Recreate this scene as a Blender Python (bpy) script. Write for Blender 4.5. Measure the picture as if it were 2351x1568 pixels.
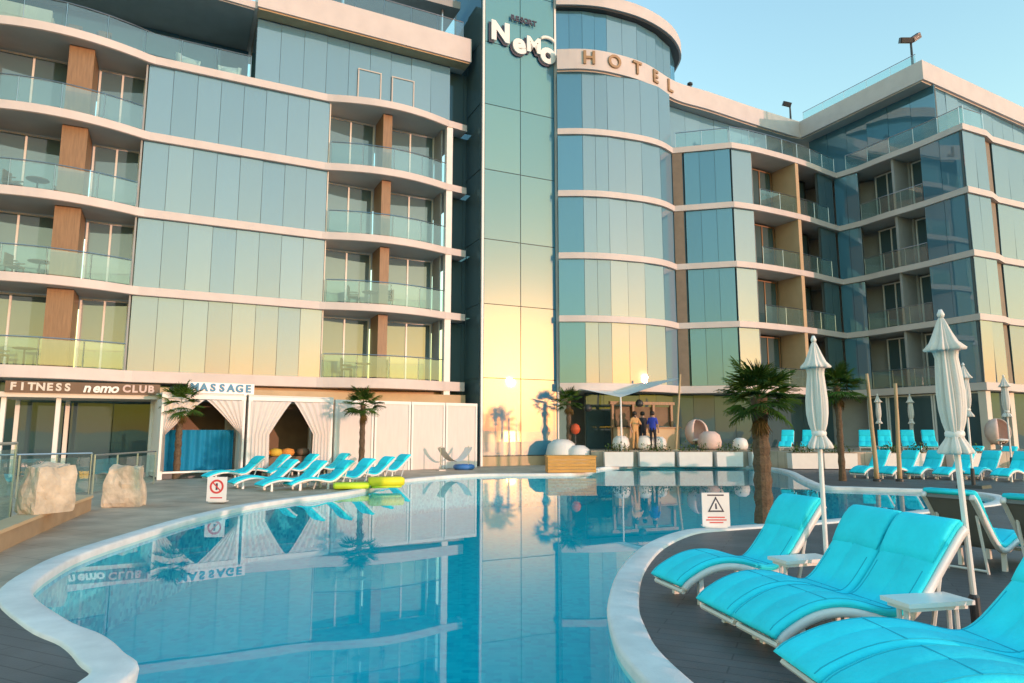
import bpy, bmesh, math, random
from mathutils import Vector, Matrix
random.seed(7)
R = math.radians
PI = math.pi
scene = bpy.context.scene
for o in list(bpy.data.objects):
    bpy.data.objects.remove(o)
C = scene.collection

# ------------------------------------------------------------------ camera
FPX, CU, CV, PITCH, CAMZ = 1545.0, 1175.5, 784.0, math.atan(0.1333), 1.55
cam_d = bpy.data.cameras.new('camera')
cam_d.sensor_width = 36.0
cam_d.lens = 36.0 * FPX / 2351.0
cam_d.clip_start = 0.05
cam_d.clip_end = 9000
cam = bpy.data.objects.new('camera', cam_d)
C.objects.link(cam)
cam.location = (0, 0, CAMZ)
cam.rotation_euler = (PI / 2 + PITCH, 0, 0)
scene.camera = cam


def ray(u, v):
    x, y = (u - CU) / FPX, (CV - v) / FPX
    c, s = math.cos(PITCH), math.sin(PITCH)
    return Vector((x, c - y * s, s + y * c))


def gp(u, v, z=0.0):
    d = ray(u, v)
    k = (z - CAMZ) / d.z
    return Vector((d.x * k, d.y * k, z))


def ap(u, v, Y):
    d = ray(u, v)
    k = Y / d.y
    return Vector((d.x * k, Y, CAMZ + d.z * k))


# ------------------------------------------------------------------ light
TOW_A = Vector((-1.42, 30.35, 0))          # left front corner of the glass tower
TOW_T = 0.472                                # its face runs right and away
TOW_DIR = Vector((1, TOW_T, 0)).normalized()
TOW_N = Vector((TOW_DIR.y, -TOW_DIR.x, 0))
sv = ray(1172, 878).normalized()
SUN = sv - 2 * sv.dot(TOW_N) * TOW_N        # the sun stands where the tower mirrors it
SUN_EL = math.asin(SUN.z)
SUN_AZ = math.atan2(SUN.x, SUN.y)           # clockwise from +Y
world = bpy.data.worlds.new('World')
scene.world = world
world.use_nodes = True
wn = world.node_tree
bg = wn.nodes['Background']
sky = wn.nodes.new('ShaderNodeTexSky')
sky.sky_type = 'NISHITA'
sky.sun_disc = False
sky.sun_elevation = SUN_EL
sky.sun_rotation = SUN_AZ
sky.altitude = 0
sky.air_density = 1.7
sky.dust_density = 0.15
sky.ozone_density = 2.2
wb = wn.nodes.new('ShaderNodeMix')            # one even white balance for the whole sky
wb.data_type = 'RGBA'
wb.blend_type = 'MULTIPLY'
wb.inputs[0].default_value = 1.0
wb.inputs[7].default_value = (0.95, 1.13, 1.21, 1)
wn.links.new(sky.outputs[0], wb.inputs[6])
wn.links.new(wb.outputs[2], bg.inputs[0])
bg.inputs[1].default_value = 0.15
sun_d = bpy.data.lights.new('sun', 'SUN')
sun_d.energy = 0.5
sun_d.angle = R(0.6)
sun_d.color = (1.0, 0.55, 0.42)
sun = bpy.data.objects.new('sun', sun_d)
C.objects.link(sun)
sun.rotation_euler = (-SUN).to_track_quat('-Z', 'Y').to_euler()
scene.view_settings.view_transform = 'Standard'
scene.view_settings.look = 'None'
scene.view_settings.gamma = 1
scene.view_settings.exposure = 2.47
scene.view_settings.use_curve_mapping = False
scene.cycles.max_bounces = 8
scene.cycles.transparent_max_bounces = 16
scene.cycles.caustics_reflective = False
scene.cycles.caustics_refractive = False
scene.cycles.sample_clamp_indirect = 4.0

# ------------------------------------------------------------------ materials
M = {}


def mat(name, col, rough=0.6, var=0.0, scale=4.0, bump=0.0, bscale=40.0, metal=0.0, spec=0.5, stretch=(1, 1, 1), objrand=0.0, var2=0.0, scale2=0.6):
    m = bpy.data.materials.new(name)
    m.use_nodes = True
    nt = m.node_tree
    b = nt.nodes['Principled BSDF']
    b.inputs['Base Color'].default_value = (*col, 1)
    b.inputs['Roughness'].default_value = rough
    b.inputs['Metallic'].default_value = metal
    b.inputs['Specular IOR Level'].default_value = spec
    geo = nt.nodes.new('ShaderNodeNewGeometry')
    mp = nt.nodes.new('ShaderNodeMapping')
    mp.inputs['Scale'].default_value = stretch
    nt.links.new(geo.outputs['Position'], mp.inputs[0])
    last = None

    def vary(sock_fac, amt):
        nonlocal last
        mx = nt.nodes.new('ShaderNodeMix')
        mx.data_type = 'RGBA'
        mx.blend_type = 'MULTIPLY'
        mx.inputs[0].default_value = 1.0
        rng = nt.nodes.new('ShaderNodeMapRange')
        rng.inputs['From Min'].default_value = 0.25
        rng.inputs['From Max'].default_value = 0.75
        rng.inputs['To Min'].default_value = 1 - amt
        rng.inputs['To Max'].default_value = 1 + amt * 0.6
        nt.links.new(sock_fac, rng.inputs['Value'])
        if last is None:
            mx.inputs[6].default_value = (*col, 1)
        else:
            nt.links.new(last, mx.inputs[6])
        nt.links.new(rng.outputs[0], mx.inputs[7])
        last = mx.outputs[2]
    if var > 0:
        n = nt.nodes.new('ShaderNodeTexNoise')
        n.inputs['Scale'].default_value = scale
        n.inputs['Detail'].default_value = 6
        nt.links.new(mp.outputs[0], n.inputs['Vector'])
        vary(n.outputs[0], var)
    if var2 > 0:
        n = nt.nodes.new('ShaderNodeTexNoise')
        n.inputs['Scale'].default_value = scale2
        n.inputs['Detail'].default_value = 3
        nt.links.new(mp.outputs[0], n.inputs['Vector'])
        vary(n.outputs[0], var2)
    if objrand > 0:
        oi = nt.nodes.new('ShaderNodeObjectInfo')
        vary(oi.outputs['Random'], objrand)
    if last is not None:
        nt.links.new(last, b.inputs['Base Color'])
    if bump > 0:
        n = nt.nodes.new('ShaderNodeTexNoise')
        n.inputs['Scale'].default_value = bscale
        n.inputs['Detail'].default_value = 4
        nt.links.new(mp.outputs[0], n.inputs['Vector'])
        bp = nt.nodes.new('ShaderNodeBump')
        bp.inputs['Strength'].default_value = bump
        bp.inputs['Distance'].default_value = 0.02
        nt.links.new(n.outputs[0], bp.inputs['Height'])
        nt.links.new(bp.outputs[0], b.inputs['Normal'])
    M[name] = m
    return m


def coated_glass(name, body, tint, fac, rough=0.01, wave=0.05, haze=0.0):
    """mirror-coated facade glass: a dark body under a partly mirroring coat"""
    m = bpy.data.materials.new(name)
    m.use_nodes = True
    nt = m.node_tree
    nt.nodes.remove(nt.nodes['Principled BSDF'])
    out = nt.nodes['Material Output']
    dif = nt.nodes.new('ShaderNodeBsdfDiffuse')
    dif.inputs[0].default_value = (*body, 1)
    gl = nt.nodes.new('ShaderNodeBsdfGlossy')
    gl.inputs['Roughness'].default_value = rough
    oi = nt.nodes.new('ShaderNodeObjectInfo')
    rng = nt.nodes.new('ShaderNodeMapRange')
    rng.inputs['To Min'].default_value = 0.86
    rng.inputs['To Max'].default_value = 1.06
    nt.links.new(oi.outputs['Random'], rng.inputs['Value'])
    mx = nt.nodes.new('ShaderNodeMix')
    mx.data_type = 'RGBA'
    mx.blend_type = 'MULTIPLY'
    mx.inputs[0].default_value = 1
    mx.inputs[6].default_value = (*tint, 1)
    nt.links.new(rng.outputs[0], mx.inputs[7])
    nt.links.new(mx.outputs[2], gl.inputs[0])
    fr = nt.nodes.new('ShaderNodeFresnel')
    fr.inputs[0].default_value = 1.45
    fm = nt.nodes.new('ShaderNodeMapRange')
    fm.inputs['To Min'].default_value = fac
    fm.inputs['To Max'].default_value = 1.0
    nt.links.new(fr.outputs[0], fm.inputs['Value'])
    ms = nt.nodes.new('ShaderNodeMixShader')
    nt.links.new(fm.outputs[0], ms.inputs[0])
    nt.links.new(dif.outputs[0], ms.inputs[1])
    if haze > 0:
        g2 = nt.nodes.new('ShaderNodeBsdfGlossy')
        g2.inputs['Roughness'].default_value = 0.25
        nt.links.new(mx.outputs[2], g2.inputs[0])
        m2 = nt.nodes.new('ShaderNodeMixShader')
        m2.inputs[0].default_value = haze
        nt.links.new(gl.outputs[0], m2.inputs[1])
        nt.links.new(g2.outputs[0], m2.inputs[2])
        nt.links.new(m2.outputs[0], ms.inputs[2])
    else:
        nt.links.new(gl.outputs[0], ms.inputs[2])
    if wave > 0:
        geo = nt.nodes.new('ShaderNodeNewGeometry')
        n = nt.nodes.new('ShaderNodeTexNoise')
        n.inputs['Scale'].default_value = 0.9
        n.inputs['Detail'].default_value = 1
        nt.links.new(geo.outputs['Position'], n.inputs['Vector'])
        bp = nt.nodes.new('ShaderNodeBump')
        bp.inputs['Strength'].default_value = wave
        bp.inputs['Distance'].default_value = 0.05
        nt.links.new(n.outputs[0], bp.inputs['Height'])
        nt.links.new(bp.outputs[0], gl.inputs['Normal'])
    nt.links.new(ms.outputs[0], out.inputs[0])
    M[name] = m


def clear_glass(name, tint, ior=1.45, rough=0.0, base=0.08, wave=0.0, wscale=3.0, diffuse=None, dfac=0.0):
    m = bpy.data.materials.new(name)
    m.use_nodes = True
    nt = m.node_tree
    nt.nodes.remove(nt.nodes['Principled BSDF'])
    out = nt.nodes['Material Output']
    tr = nt.nodes.new('ShaderNodeBsdfTransparent')
    tr.inputs[0].default_value = (*tint, 1)
    gl = nt.nodes.new('ShaderNodeBsdfGlossy')
    gl.inputs['Roughness'].default_value = rough
    fr = nt.nodes.new('ShaderNodeFresnel')
    fr.inputs[0].default_value = ior
    fm = nt.nodes.new('ShaderNodeMapRange')
    fm.inputs['To Min'].default_value = base
    nt.links.new(fr.outputs[0], fm.inputs['Value'])
    ms = nt.nodes.new('ShaderNodeMixShader')
    gb = nt.nodes.new('ShaderNodeNewGeometry')     # light leaving from below passes freely (no refraction is traced)
    one = nt.nodes.new('ShaderNodeMath')
    one.operation = 'SUBTRACT'
    one.inputs[0].default_value = 1.0
    nt.links.new(gb.outputs['Backfacing'], one.inputs[1])
    ml = nt.nodes.new('ShaderNodeMath')
    ml.operation = 'MULTIPLY'
    nt.links.new(fm.outputs[0], ml.inputs[0])
    nt.links.new(one.outputs[0], ml.inputs[1])
    nt.links.new(ml.outputs[0], ms.inputs[0])
    body = tr.outputs[0]
    if diffuse:
        df = nt.nodes.new('ShaderNodeBsdfDiffuse')
        df.inputs[0].default_value = (*diffuse, 1)
        m2 = nt.nodes.new('ShaderNodeMixShader')
        m2.inputs[0].default_value = dfac
        nt.links.new(tr.outputs[0], m2.inputs[1])
        nt.links.new(df.outputs[0], m2.inputs[2])
        body = m2.outputs[0]
    nt.links.new(body, ms.inputs[1])
    nt.links.new(gl.outputs[0], ms.inputs[2])
    if wave > 0:
        geo = nt.nodes.new('ShaderNodeNewGeometry')
        n = nt.nodes.new('ShaderNodeTexNoise')
        n.inputs['Scale'].default_value = wscale
        n.inputs['Detail'].default_value = 2
        nt.links.new(geo.outputs['Position'], n.inputs['Vector'])
        bp = nt.nodes.new('ShaderNodeBump')
        bp.inputs['Strength'].default_value = wave
        bp.inputs['Distance'].default_value = 0.02
        nt.links.new(n.outputs[0], bp.inputs['Height'])
        nt.links.new(bp.outputs[0], gl.inputs['Normal'])
        nt.links.new(bp.outputs[0], fr.inputs['Normal'])
    nt.links.new(ms.outputs[0], out.inputs[0])
    M[name] = m


def mosaic(name, c1, c2, c3, tile=0.05):
    m = mat(name, c1, 0.9, spec=0.0)
    nt = m.node_tree
    b = nt.nodes['Principled BSDF']
    geo = nt.nodes.new('ShaderNodeNewGeometry')
    vo = nt.nodes.new('ShaderNodeTexVoronoi')
    vo.inputs['Scale'].default_value = 1 / tile
    vo.inputs['Randomness'].default_value = 0.35
    nt.links.new(geo.outputs['Position'], vo.inputs['Vector'])
    rmp = nt.nodes.new('ShaderNodeValToRGB')
    e = rmp.color_ramp.elements
    e[0].color = (*c1, 1)
    e[1].color = (*c3, 1)
    e.new(0.5).color = (*c2, 1)
    sep = nt.nodes.new('ShaderNodeSeparateColor')
    nt.links.new(vo.outputs['Color'], sep.inputs[0])
    nt.links.new(sep.outputs[0], rmp.inputs[0])
    nt.links.new(rmp.outputs[0], b.inputs['Base Color'])


def decking(name, c1, c2, joint, w=1.2, h=0.14, rough=0.55):
    m = mat(name, c1, rough, bump=0)
    nt = m.node_tree
    b = nt.nodes['Principled BSDF']
    geo = nt.nodes.new('ShaderNodeNewGeometry')
    mp = nt.nodes.new('ShaderNodeMapping')
    mp.inputs['Rotation'].default_value = (0, 0, R(24))
    nt.links.new(geo.outputs['Position'], mp.inputs[0])
    br = nt.nodes.new('ShaderNodeTexBrick')
    br.inputs['Color1'].default_value = (*c1, 1)
    br.inputs['Color2'].default_value = (*c2, 1)
    br.inputs['Mortar'].default_value = (*joint, 1)
    br.inputs['Scale'].default_value = 1.0
    br.inputs['Mortar Size'].default_value = 0.006
    br.inputs['Brick Width'].default_value = w
    br.inputs['Row Height'].default_value = h
    nt.links.new(mp.outputs[0], br.inputs['Vector'])
    n = nt.nodes.new('ShaderNodeTexNoise')
    n.inputs['Scale'].default_value = 1.3
    n.inputs['Detail'].default_value = 7
    nt.links.new(geo.outputs['Position'], n.inputs['Vector'])
    rng = nt.nodes.new('ShaderNodeMapRange')
    rng.inputs['From Min'].default_value = 0.3
    rng.inputs['From Max'].default_value = 0.7
    rng.inputs['To Min'].default_value = 0.7
    rng.inputs['To Max'].default_value = 1.2
    nt.links.new(n.outputs[0], rng.inputs['Value'])
    mx = nt.nodes.new('ShaderNodeMix')
    mx.data_type = 'RGBA'
    mx.blend_type = 'MULTIPLY'
    mx.inputs[0].default_value = 1
    nt.links.new(br.outputs[0], mx.inputs[6])
    nt.links.new(rng.outputs[0], mx.inputs[7])
    nt.links.new(mx.outputs[2], b.inputs['Base Color'])
    n2 = nt.nodes.new('ShaderNodeTexNoise')
    n2.inputs['Scale'].default_value = 60
    nt.links.new(geo.outputs['Position'], n2.inputs['Vector'])
    bp = nt.nodes.new('ShaderNodeBump')
    bp.inputs['Strength'].default_value = 0.3
    bp.inputs['Distance'].default_value = 0.01
    nt.links.new(n2.outputs[0], bp.inputs['Height'])
    nt.links.new(bp.outputs[0], b.inputs['Normal'])


coated_glass('facade_glass', (0.105, 0.255, 0.37), (1.0, 0.71, 0.56), 0.20, wave=0.05)
coated_glass('tower_glass', (0.085, 0.30, 0.46), (1.0, 0.70, 0.20), 0.13, wave=0.02, haze=0.28)
coated_glass('blue_glass', (0.07, 0.19, 0.27), (0.60, 0.82, 0.92), 0.15, wave=0.05)
coated_glass('window_glass', (0.10, 0.18, 0.22), (0.95, 0.78, 0.66), 0.13, wave=0.06)
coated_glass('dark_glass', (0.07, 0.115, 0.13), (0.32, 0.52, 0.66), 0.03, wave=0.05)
clear_glass('rail_glass', (0.80, 0.92, 0.91), base=0.10, diffuse=(0.6, 0.75, 0.75), dfac=0.06)
clear_glass('water', (0.62, 0.96, 0.98), ior=1.29, base=0.0, wave=0.012, wscale=1.6)
mat('slab_white', (0.64, 0.57, 0.54), 0.55, var=0.08, scale=1.5)
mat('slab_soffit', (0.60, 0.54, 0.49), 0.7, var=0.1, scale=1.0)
mat('white_paint', (0.80, 0.79, 0.76), 0.45, var=0.06, scale=2)
mat('wall_cream', (0.72, 0.64, 0.55), 0.7, var=0.08, scale=1.2)
mat('wall_tan', (0.55, 0.40, 0.24), 0.75, var=0.12, scale=1.5)
mat('wall_grey', (0.36, 0.37, 0.37), 0.7, var=0.12, scale=1.5)
mat('wall_brown', (0.24, 0.18, 0.13), 0.6, var=0.15, scale=3)
mat('wood_panel', (0.28, 0.16, 0.08), 0.5, var=0.25, scale=3, stretch=(6, 6, 0.6))
mat('wood_pole', (0.50, 0.36, 0.20), 0.65, var=0.25, scale=6, stretch=(4, 4, 0.5))
mat('dark_joint', (0.09, 0.12, 0.13), 0.6)
mat('dark_metal', (0.035, 0.04, 0.045), 0.45)
mat('steel', (0.55, 0.57, 0.58), 0.3, metal=1.0)
mat('white_frame', (0.78, 0.78, 0.76), 0.35, var=0.05, scale=3)
mat('sling', (0.02, 0.82, 0.96), 0.8, var=0.10, scale=5, bump=0.3, bscale=28, objrand=0.08, var2=0.06)
mat('sling_seam', (0.005, 0.42, 0.56), 0.8)
mat('sling_back', (0.17, 0.17, 0.16), 0.8, var=0.1, scale=6, bump=0.1, bscale=200)
mat('canvas', (0.74, 0.72, 0.68), 0.85, var=0.08, scale=4, bump=0.15, bscale=60)
mat('curtain', (0.72, 0.66, 0.62), 0.85, var=0.06, scale=3, stretch=(3, 3, 0.5))
mat('curtain_blue', (0.0, 0.22, 0.42), 0.8, var=0.2, scale=2, stretch=(4, 4, 0.6))
mat('cabana_brown', (0.20, 0.13, 0.08), 0.8, var=0.2, scale=2)
mat('orange_cloth', (0.75, 0.30, 0.06), 0.8, var=0.15, scale=4)
mat('yellow_cloth', (0.75, 0.50, 0.06), 0.8, var=0.15, scale=4)
mat('orange_board', (0.65, 0.33, 0.08), 0.55, var=0.2, scale=3, stretch=(1, 1, 5))
mat('stone', (0.58, 0.49, 0.37), 0.9, var=0.35, scale=3.2, bump=1.0, bscale=9, var2=0.15, scale2=9)
mat('stone_cap', (0.36, 0.25, 0.15), 0.6, var=0.25, scale=2.5)
mat('coping', (0.80, 0.79, 0.76), 0.6, var=0.12, scale=5, bump=0.25, bscale=50, var2=0.16, scale2=0.9)
mat('gravel', (0.30, 0.24, 0.17), 0.9, var=0.3, scale=12)
mat('sand', (0.30, 0.24, 0.17), 0.9, var=0.2, scale=0.3)
mat('sea', (0.02, 0.05, 0.07), 0.25)
mat('palm_trunk', (0.13, 0.085, 0.05), 0.9, var=0.4, scale=14, bump=0.8, bscale=30)
mat('palm_leaf', (0.045, 0.10, 0.015), 0.75, var=0.3, scale=5, objrand=0.35, spec=0.15)
mat('palm_dry', (0.12, 0.08, 0.03), 0.9, spec=0.1, var=0.3, scale=6)
mat('shrub_leaf', (0.08, 0.13, 0.03), 0.8, spec=0.15, var=0.4, scale=9)
mat('hedge_leaf', (0.035, 0.05, 0.02), 0.7, var=0.4, scale=6)
mat('lime', (0.60, 0.80, 0.03), 0.5, var=0.1, scale=5)
mat('yellow', (0.85, 0.78, 0.02), 0.5, var=0.1, scale=5)
mat('sign_white', (0.82, 0.82, 0.82), 0.4, var=0.04, scale=6)
mat('sign_red', (0.65, 0.06, 0.06), 0.5)
mat('sign_dark', (0.05, 0.05, 0.08), 0.5)
mat('sign_blue', (0.02, 0.22, 0.38), 0.5)
mat('sign_brown', (0.17, 0.10, 0.06), 0.5, var=0.1, scale=4)
mat('letter_white', (0.85, 0.84, 0.80), 0.4)
mat('letter_gold', (0.38, 0.22, 0.10), 0.4)
mat('pot_white', (0.78, 0.76, 0.72), 0.4, var=0.05, scale=4)
mat('chair_pink', (0.70, 0.52, 0.46), 0.7, var=0.1, scale=6)
mat('red', (0.55, 0.08, 0.02), 0.6, var=0.1, scale=5)
mat('skin', (0.45, 0.26, 0.18), 0.6)
mat('hair', (0.02, 0.015, 0.012), 0.6)
mat('cloth_blue', (0.03, 0.06, 0.45), 0.8, var=0.1, scale=8)
mat('cloth_dark', (0.02, 0.02, 0.03), 0.8)
mat('cloth_tan', (0.60, 0.34, 0.14), 0.8, var=0.1, scale=8)
mat('cloth_red', (0.55, 0.10, 0.04), 0.8, var=0.1, scale=8)
mat('cloth_white', (0.75, 0.73, 0.70), 0.8, var=0.1, scale=8)
mat('boat_blue', (0.05, 0.20, 0.55), 0.6, var=0.1, scale=5)
decking('deck_boards', (0.115, 0.117, 0.118), (0.10, 0.104, 0.106), (0.055, 0.057, 0.06))
decking('terrace_tiles', (0.50, 0.40, 0.30), (0.46, 0.37, 0.275), (0.28, 0.22, 0.17), 0.6, 0.6)
mosaic('pool_floor', (0.0, 0.52, 0.62), (0.01, 0.59, 0.67), (0.0, 0.46, 0.58), 0.09)
mosaic('pool_wall', (0.02, 0.42, 0.58), (0.14, 0.58, 0.70), (0.02, 0.32, 0.50), 0.06)


# ------------------------------------------------------------------ mesh helpers
class MB:
    def __init__(self):
        self.v, self.f = [], []

    def add(self, vs, fs):
        b = len(self.v)
        self.v += [tuple(p) for p in vs]
        self.f += [tuple(i + b for i in f) for f in fs]
        return self

    def box(self, c, s, rz=0.0, taper=1.0):
        cx, cy, cz = c
        hx, hy, hz = s[0] / 2, s[1] / 2, s[2] / 2
        ca, sa = math.cos(rz), math.sin(rz)
        vs = []
        for z, k in ((-hz, 1.0), (hz, taper)):
            for x, y in ((-hx, -hy), (hx, -hy), (hx, hy), (-hx, hy)):
                x, y = x * k, y * k
                vs.append((cx + x * ca - y * sa, cy + x * sa + y * ca, cz + z))
        return self.add(vs, [(3, 2, 1, 0), (4, 5, 6, 7), (0, 1, 5, 4), (1, 2, 6, 5), (2, 3, 7, 6), (3, 0, 4, 7)])

    def prism(self, poly, z0, z1):
        n = len(poly)
        vs = [(p[0], p[1], z0) for p in poly] + [(p[0], p[1], z1) for p in poly]
        fs = [tuple(range(n - 1, -1, -1)), tuple(range(n, 2 * n))]
        for i in range(n):
            j = (i + 1) % n
            fs.append((i, j, n + j, n + i))
        return self.add(vs, fs)

    def tube(self, pts, rad, n=8, cap=True):
        pts = [Vector(p) for p in pts]
        if not isinstance(rad, (list, tuple)):
            rad = [rad] * len(pts)
        vs, fs = [], []
        for i, p in enumerate(pts):
            if i == 0:
                t = pts[1] - p
            elif i == len(pts) - 1:
                t = p - pts[i - 1]
            else:
                t = pts[i + 1] - pts[i - 1]
            t.normalize()
            a = Vector((0, 0, 1)) if abs(t.z) < 0.9 else Vector((1, 0, 0))
            x = t.cross(a).normalized()
            y = t.cross(x).normalized()
            for k in range(n):
                an = 2 * PI * k / n
                vs.append(p + (x * math.cos(an) + y * math.sin(an)) * rad[i])
        for i in range(len(pts) - 1):
            for k in range(n):
                k2 = (k + 1) % n
                fs.append((i * n + k, (i + 1) * n + k, (i + 1) * n + k2, i * n + k2))
        if cap:
            fs.append(tuple(range(n)))
            fs.append(tuple(range(len(pts) * n - 1, (len(pts) - 1) * n - 1, -1)))
        return self.add(vs, fs)

    def lathe(self, prof, n=16, c=(0, 0, 0), lobes=None):
        vs, fs = [], []
        for i, (r, z) in enumerate(prof):
            for k in range(n):
                an = 2 * PI * k / n
                rr = r if lobes is None else r * lobes(an, i)
                vs.append((c[0] + rr * math.cos(an), c[1] + rr * math.sin(an), c[2] + z))
        m = len(prof)
        for i in range(m - 1):
            for k in range(n):
                k2 = (k + 1) % n
                fs.append((i * n + k, i * n + k2, (i + 1) * n + k2, (i + 1) * n + k))
        fs.append(tuple(range(n - 1, -1, -1)))
        fs.append(tuple(range((m - 1) * n, m * n)))
        return self.add(vs, fs)

    def grid(self, fn, nu, nv):
        vs = [fn(i / nu, j / nv) for i in range(nu + 1) for j in range(nv + 1)]
        fs = []
        for i in range(nu):
            for j in range(nv):
                a = i * (nv + 1) + j
                fs.append((a, a + nv + 1, a + nv + 2, a + 1))
        return self.add(vs, fs)

    def mesh(self, name, material, smooth=False):
        me = bpy.data.meshes.new(name)
        me.from_pydata(self.v, [], self.f)
        me.materials.append(M[material])
        if smooth:
            me.polygons.foreach_set('use_smooth', [True] * len(me.polygons))
        bm = bmesh.new()
        bm.from_mesh(me)
        bmesh.ops.recalc_face_normals(bm, faces=bm.faces)
        bm.to_mesh(me)
        bm.free()
        me.update()
        return me

    def build(self, name, material, parent=None, smooth=False, loc=None, rz=0.0):
        o = bpy.data.objects.new(name, self.mesh(name, material, smooth))
        C.objects.link(o)
        if parent is not None:
            o.parent = parent
        if loc is not None:
            o.location = loc
        o.rotation_euler = (0, 0, rz)
        return o


def tag(o, label=None, cat=None, group=None, kind=None):
    if label:
        o['label'] = label
    if cat:
        o['category'] = cat
    if group:
        o['group'] = group
    if kind:
        o['kind'] = kind
    return o


def thing(name, label, cat, loc=(0, 0, 0), rz=0.0, group=None):
    o = bpy.data.objects.new(name, None)
    o.empty_display_size = 0.2
    C.objects.link(o)
    o.location = loc
    o.rotation_euler = (0, 0, rz)
    return tag(o, label, cat, group)


def kids(o):
    return [c for c in bpy.data.objects if c.parent == o]


def copy_tree(o, parent=None):
    c = o.copy()
    if parent is None:
        c.scale = (1, 1, 1)
    C.objects.link(c)
    c.parent = parent
    for ch in kids(o):
        copy_tree(ch, c)
    return c


def place(o, loc, rz, label=None, group=None, scale=None):
    o.location = loc
    o.rotation_euler = (0, 0, rz)
    if label:
        o['label'] = label
    if group:
        o['group'] = group
    if scale:
        o.scale = (scale, scale, scale)
    return o


_mesh_cache = {}


def boxobj(name, size, loc, rz, material, parent, tilt=(0, 0)):
    key = (name, tuple(round(s, 3) for s in size), material)
    me = _mesh_cache.get(key)
    if me is None:
        me = MB().box((0, 0, 0), size).mesh(name, material)
        _mesh_cache[key] = me
    o = bpy.data.objects.new(name, me)
    C.objects.link(o)
    o.parent = parent
    o.location = loc
    o.rotation_euler = (tilt[0], 0, rz + tilt[1])
    return o


def catmull(pts, sub, closed=True):
    out = []
    n = len(pts)
    rng = range(n) if closed else range(n - 1)
    for i in rng:
        if closed:
            p0, p1, p2, p3 = pts[(i - 1) % n], pts[i], pts[(i + 1) % n], pts[(i + 2) % n]
        else:
            p0, p1, p2, p3 = pts[max(i - 1, 0)], pts[i], pts[i + 1], pts[min(i + 2, n - 1)]
        for k in range(sub):
            t = k / sub
            out.append(0.5 * ((2 * p1) + (p2 - p0) * t + (2 * p0 - 5 * p1 + 4 * p2 - p3) * t * t + (3 * p1 - p0 - 3 * p2 + p3) * t ** 3))
    if not closed:
        out.append(pts[-1].copy())
    return out


def V2(x, y):
    return Vector((x, y, 0))


def fill_with_holes(name, outer, holes, z, material):
    bm = bmesh.new()
    for loop in [outer] + holes:
        vs = [bm.verts.new((p[0], p[1], z)) for p in loop]
        for i in range(len(vs)):
            bm.edges.new((vs[i], vs[(i + 1) % len(vs)]))
    bmesh.ops.triangle_fill(bm, use_beauty=True, use_dissolve=False, edges=bm.edges[:])
    bm.normal_update()
    for f in bm.faces:
        if f.normal.z < 0:
            f.normal_flip()
    me = bpy.data.meshes.new(name)
    bm.to_mesh(me)
    bm.free()
    me.materials.append(M[material])
    o = bpy.data.objects.new(name, me)
    C.objects.link(o)
    return o


def offset_loop(loop, d):
    """offset a closed loop outward by d"""
    n = len(loop)
    area = sum(loop[i].x * loop[(i + 1) % n].y - loop[(i + 1) % n].x * loop[i].y for i in range(n))
    sgn = 1 if area > 0 else -1
    out = []
    for i in range(n):
        t = (loop[(i + 1) % n] - loop[i - 1]).normalized()
        out.append(loop[i] + Vector((t.y, -t.x, 0)) * d * sgn)
    return out


def text_mesh(body, size, depth=0.02, bold=0.0, spacing=1.0, shear=0.0):
    cu = bpy.data.curves.new('lettering', 'FONT')
    cu.body = body
    cu.size = size
    cu.extrude = depth / 2
    cu.offset = bold
    cu.space_character = spacing
    cu.shear = shear
    cu.align_x = 'CENTER'
    cu.align_y = 'CENTER'
    cu.resolution_u = 4
    ob = bpy.data.objects.new('lettering_tmp', cu)
    C.objects.link(ob)
    dg = bpy.context.evaluated_depsgraph_get()
    me = bpy.data.meshes.new_from_object(ob.evaluated_get(dg))
    bpy.data.objects.remove(ob)
    return me


def letter(name, body, size, loc, rz, material, parent, depth=0.05, bold=0.0, spacing=1.0, shear=0.0):
    me = text_mesh(body, size, depth, bold, spacing, shear)
    me.materials.clear()
    me.materials.append(M[material])
    o = bpy.data.objects.new(name, me)
    C.objects.link(o)
    o.parent = parent
    o.location = loc
    o.rotation_euler = (PI / 2, 0, rz)
    return o

# ================================================================== the setting
WATER_Z = -0.06
pool_px = [(71, 1362), (132, 1306), (211, 1268), (350, 1222), (450, 1192), (563, 1165), (662, 1149), (762, 1137),
           (840, 1124), (908, 1106), (1000, 1096), (1100, 1090), (1250, 1089), (1340, 1086), (1392, 1074), (1500, 1070),
           (1640, 1070), (1745, 1073), (1800, 1082), (1835, 1100), (1880, 1117), (1960, 1121), (2080, 1125), (2190, 1129), (2275, 1140)]
pool_px2 = [(2270, 1156), (2130, 1172), (1960, 1190), (1840, 1201), (1740, 1207), (1640, 1214), (1560, 1223), (1482, 1255), (1424, 1312),
            (1398, 1388), (1406, 1452), (1440, 1520)]
pool_ctrl = [gp(u, v) for u, v in pool_px] + [gp(u, v) for u, v in pool_px2]
pool_ctrl += [V2(0.95, 3.75), V2(1.1, 3.0), V2(0.8, 2.35), V2(0.0, 2.0), V2(-1.2, 2.1), V2(-2.0, 2.7), V2(-2.38, 3.5)]
pool_ctrl += [gp(306, 1553), gp(280, 1504), gp(231, 1464), gp(148, 1428)]
pool_ctrl = [V2(p.x, p.y) for p in pool_ctrl]
POOL = catmull(pool_ctrl, 5)
COPE = offset_loop(POOL, 0.27)

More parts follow.
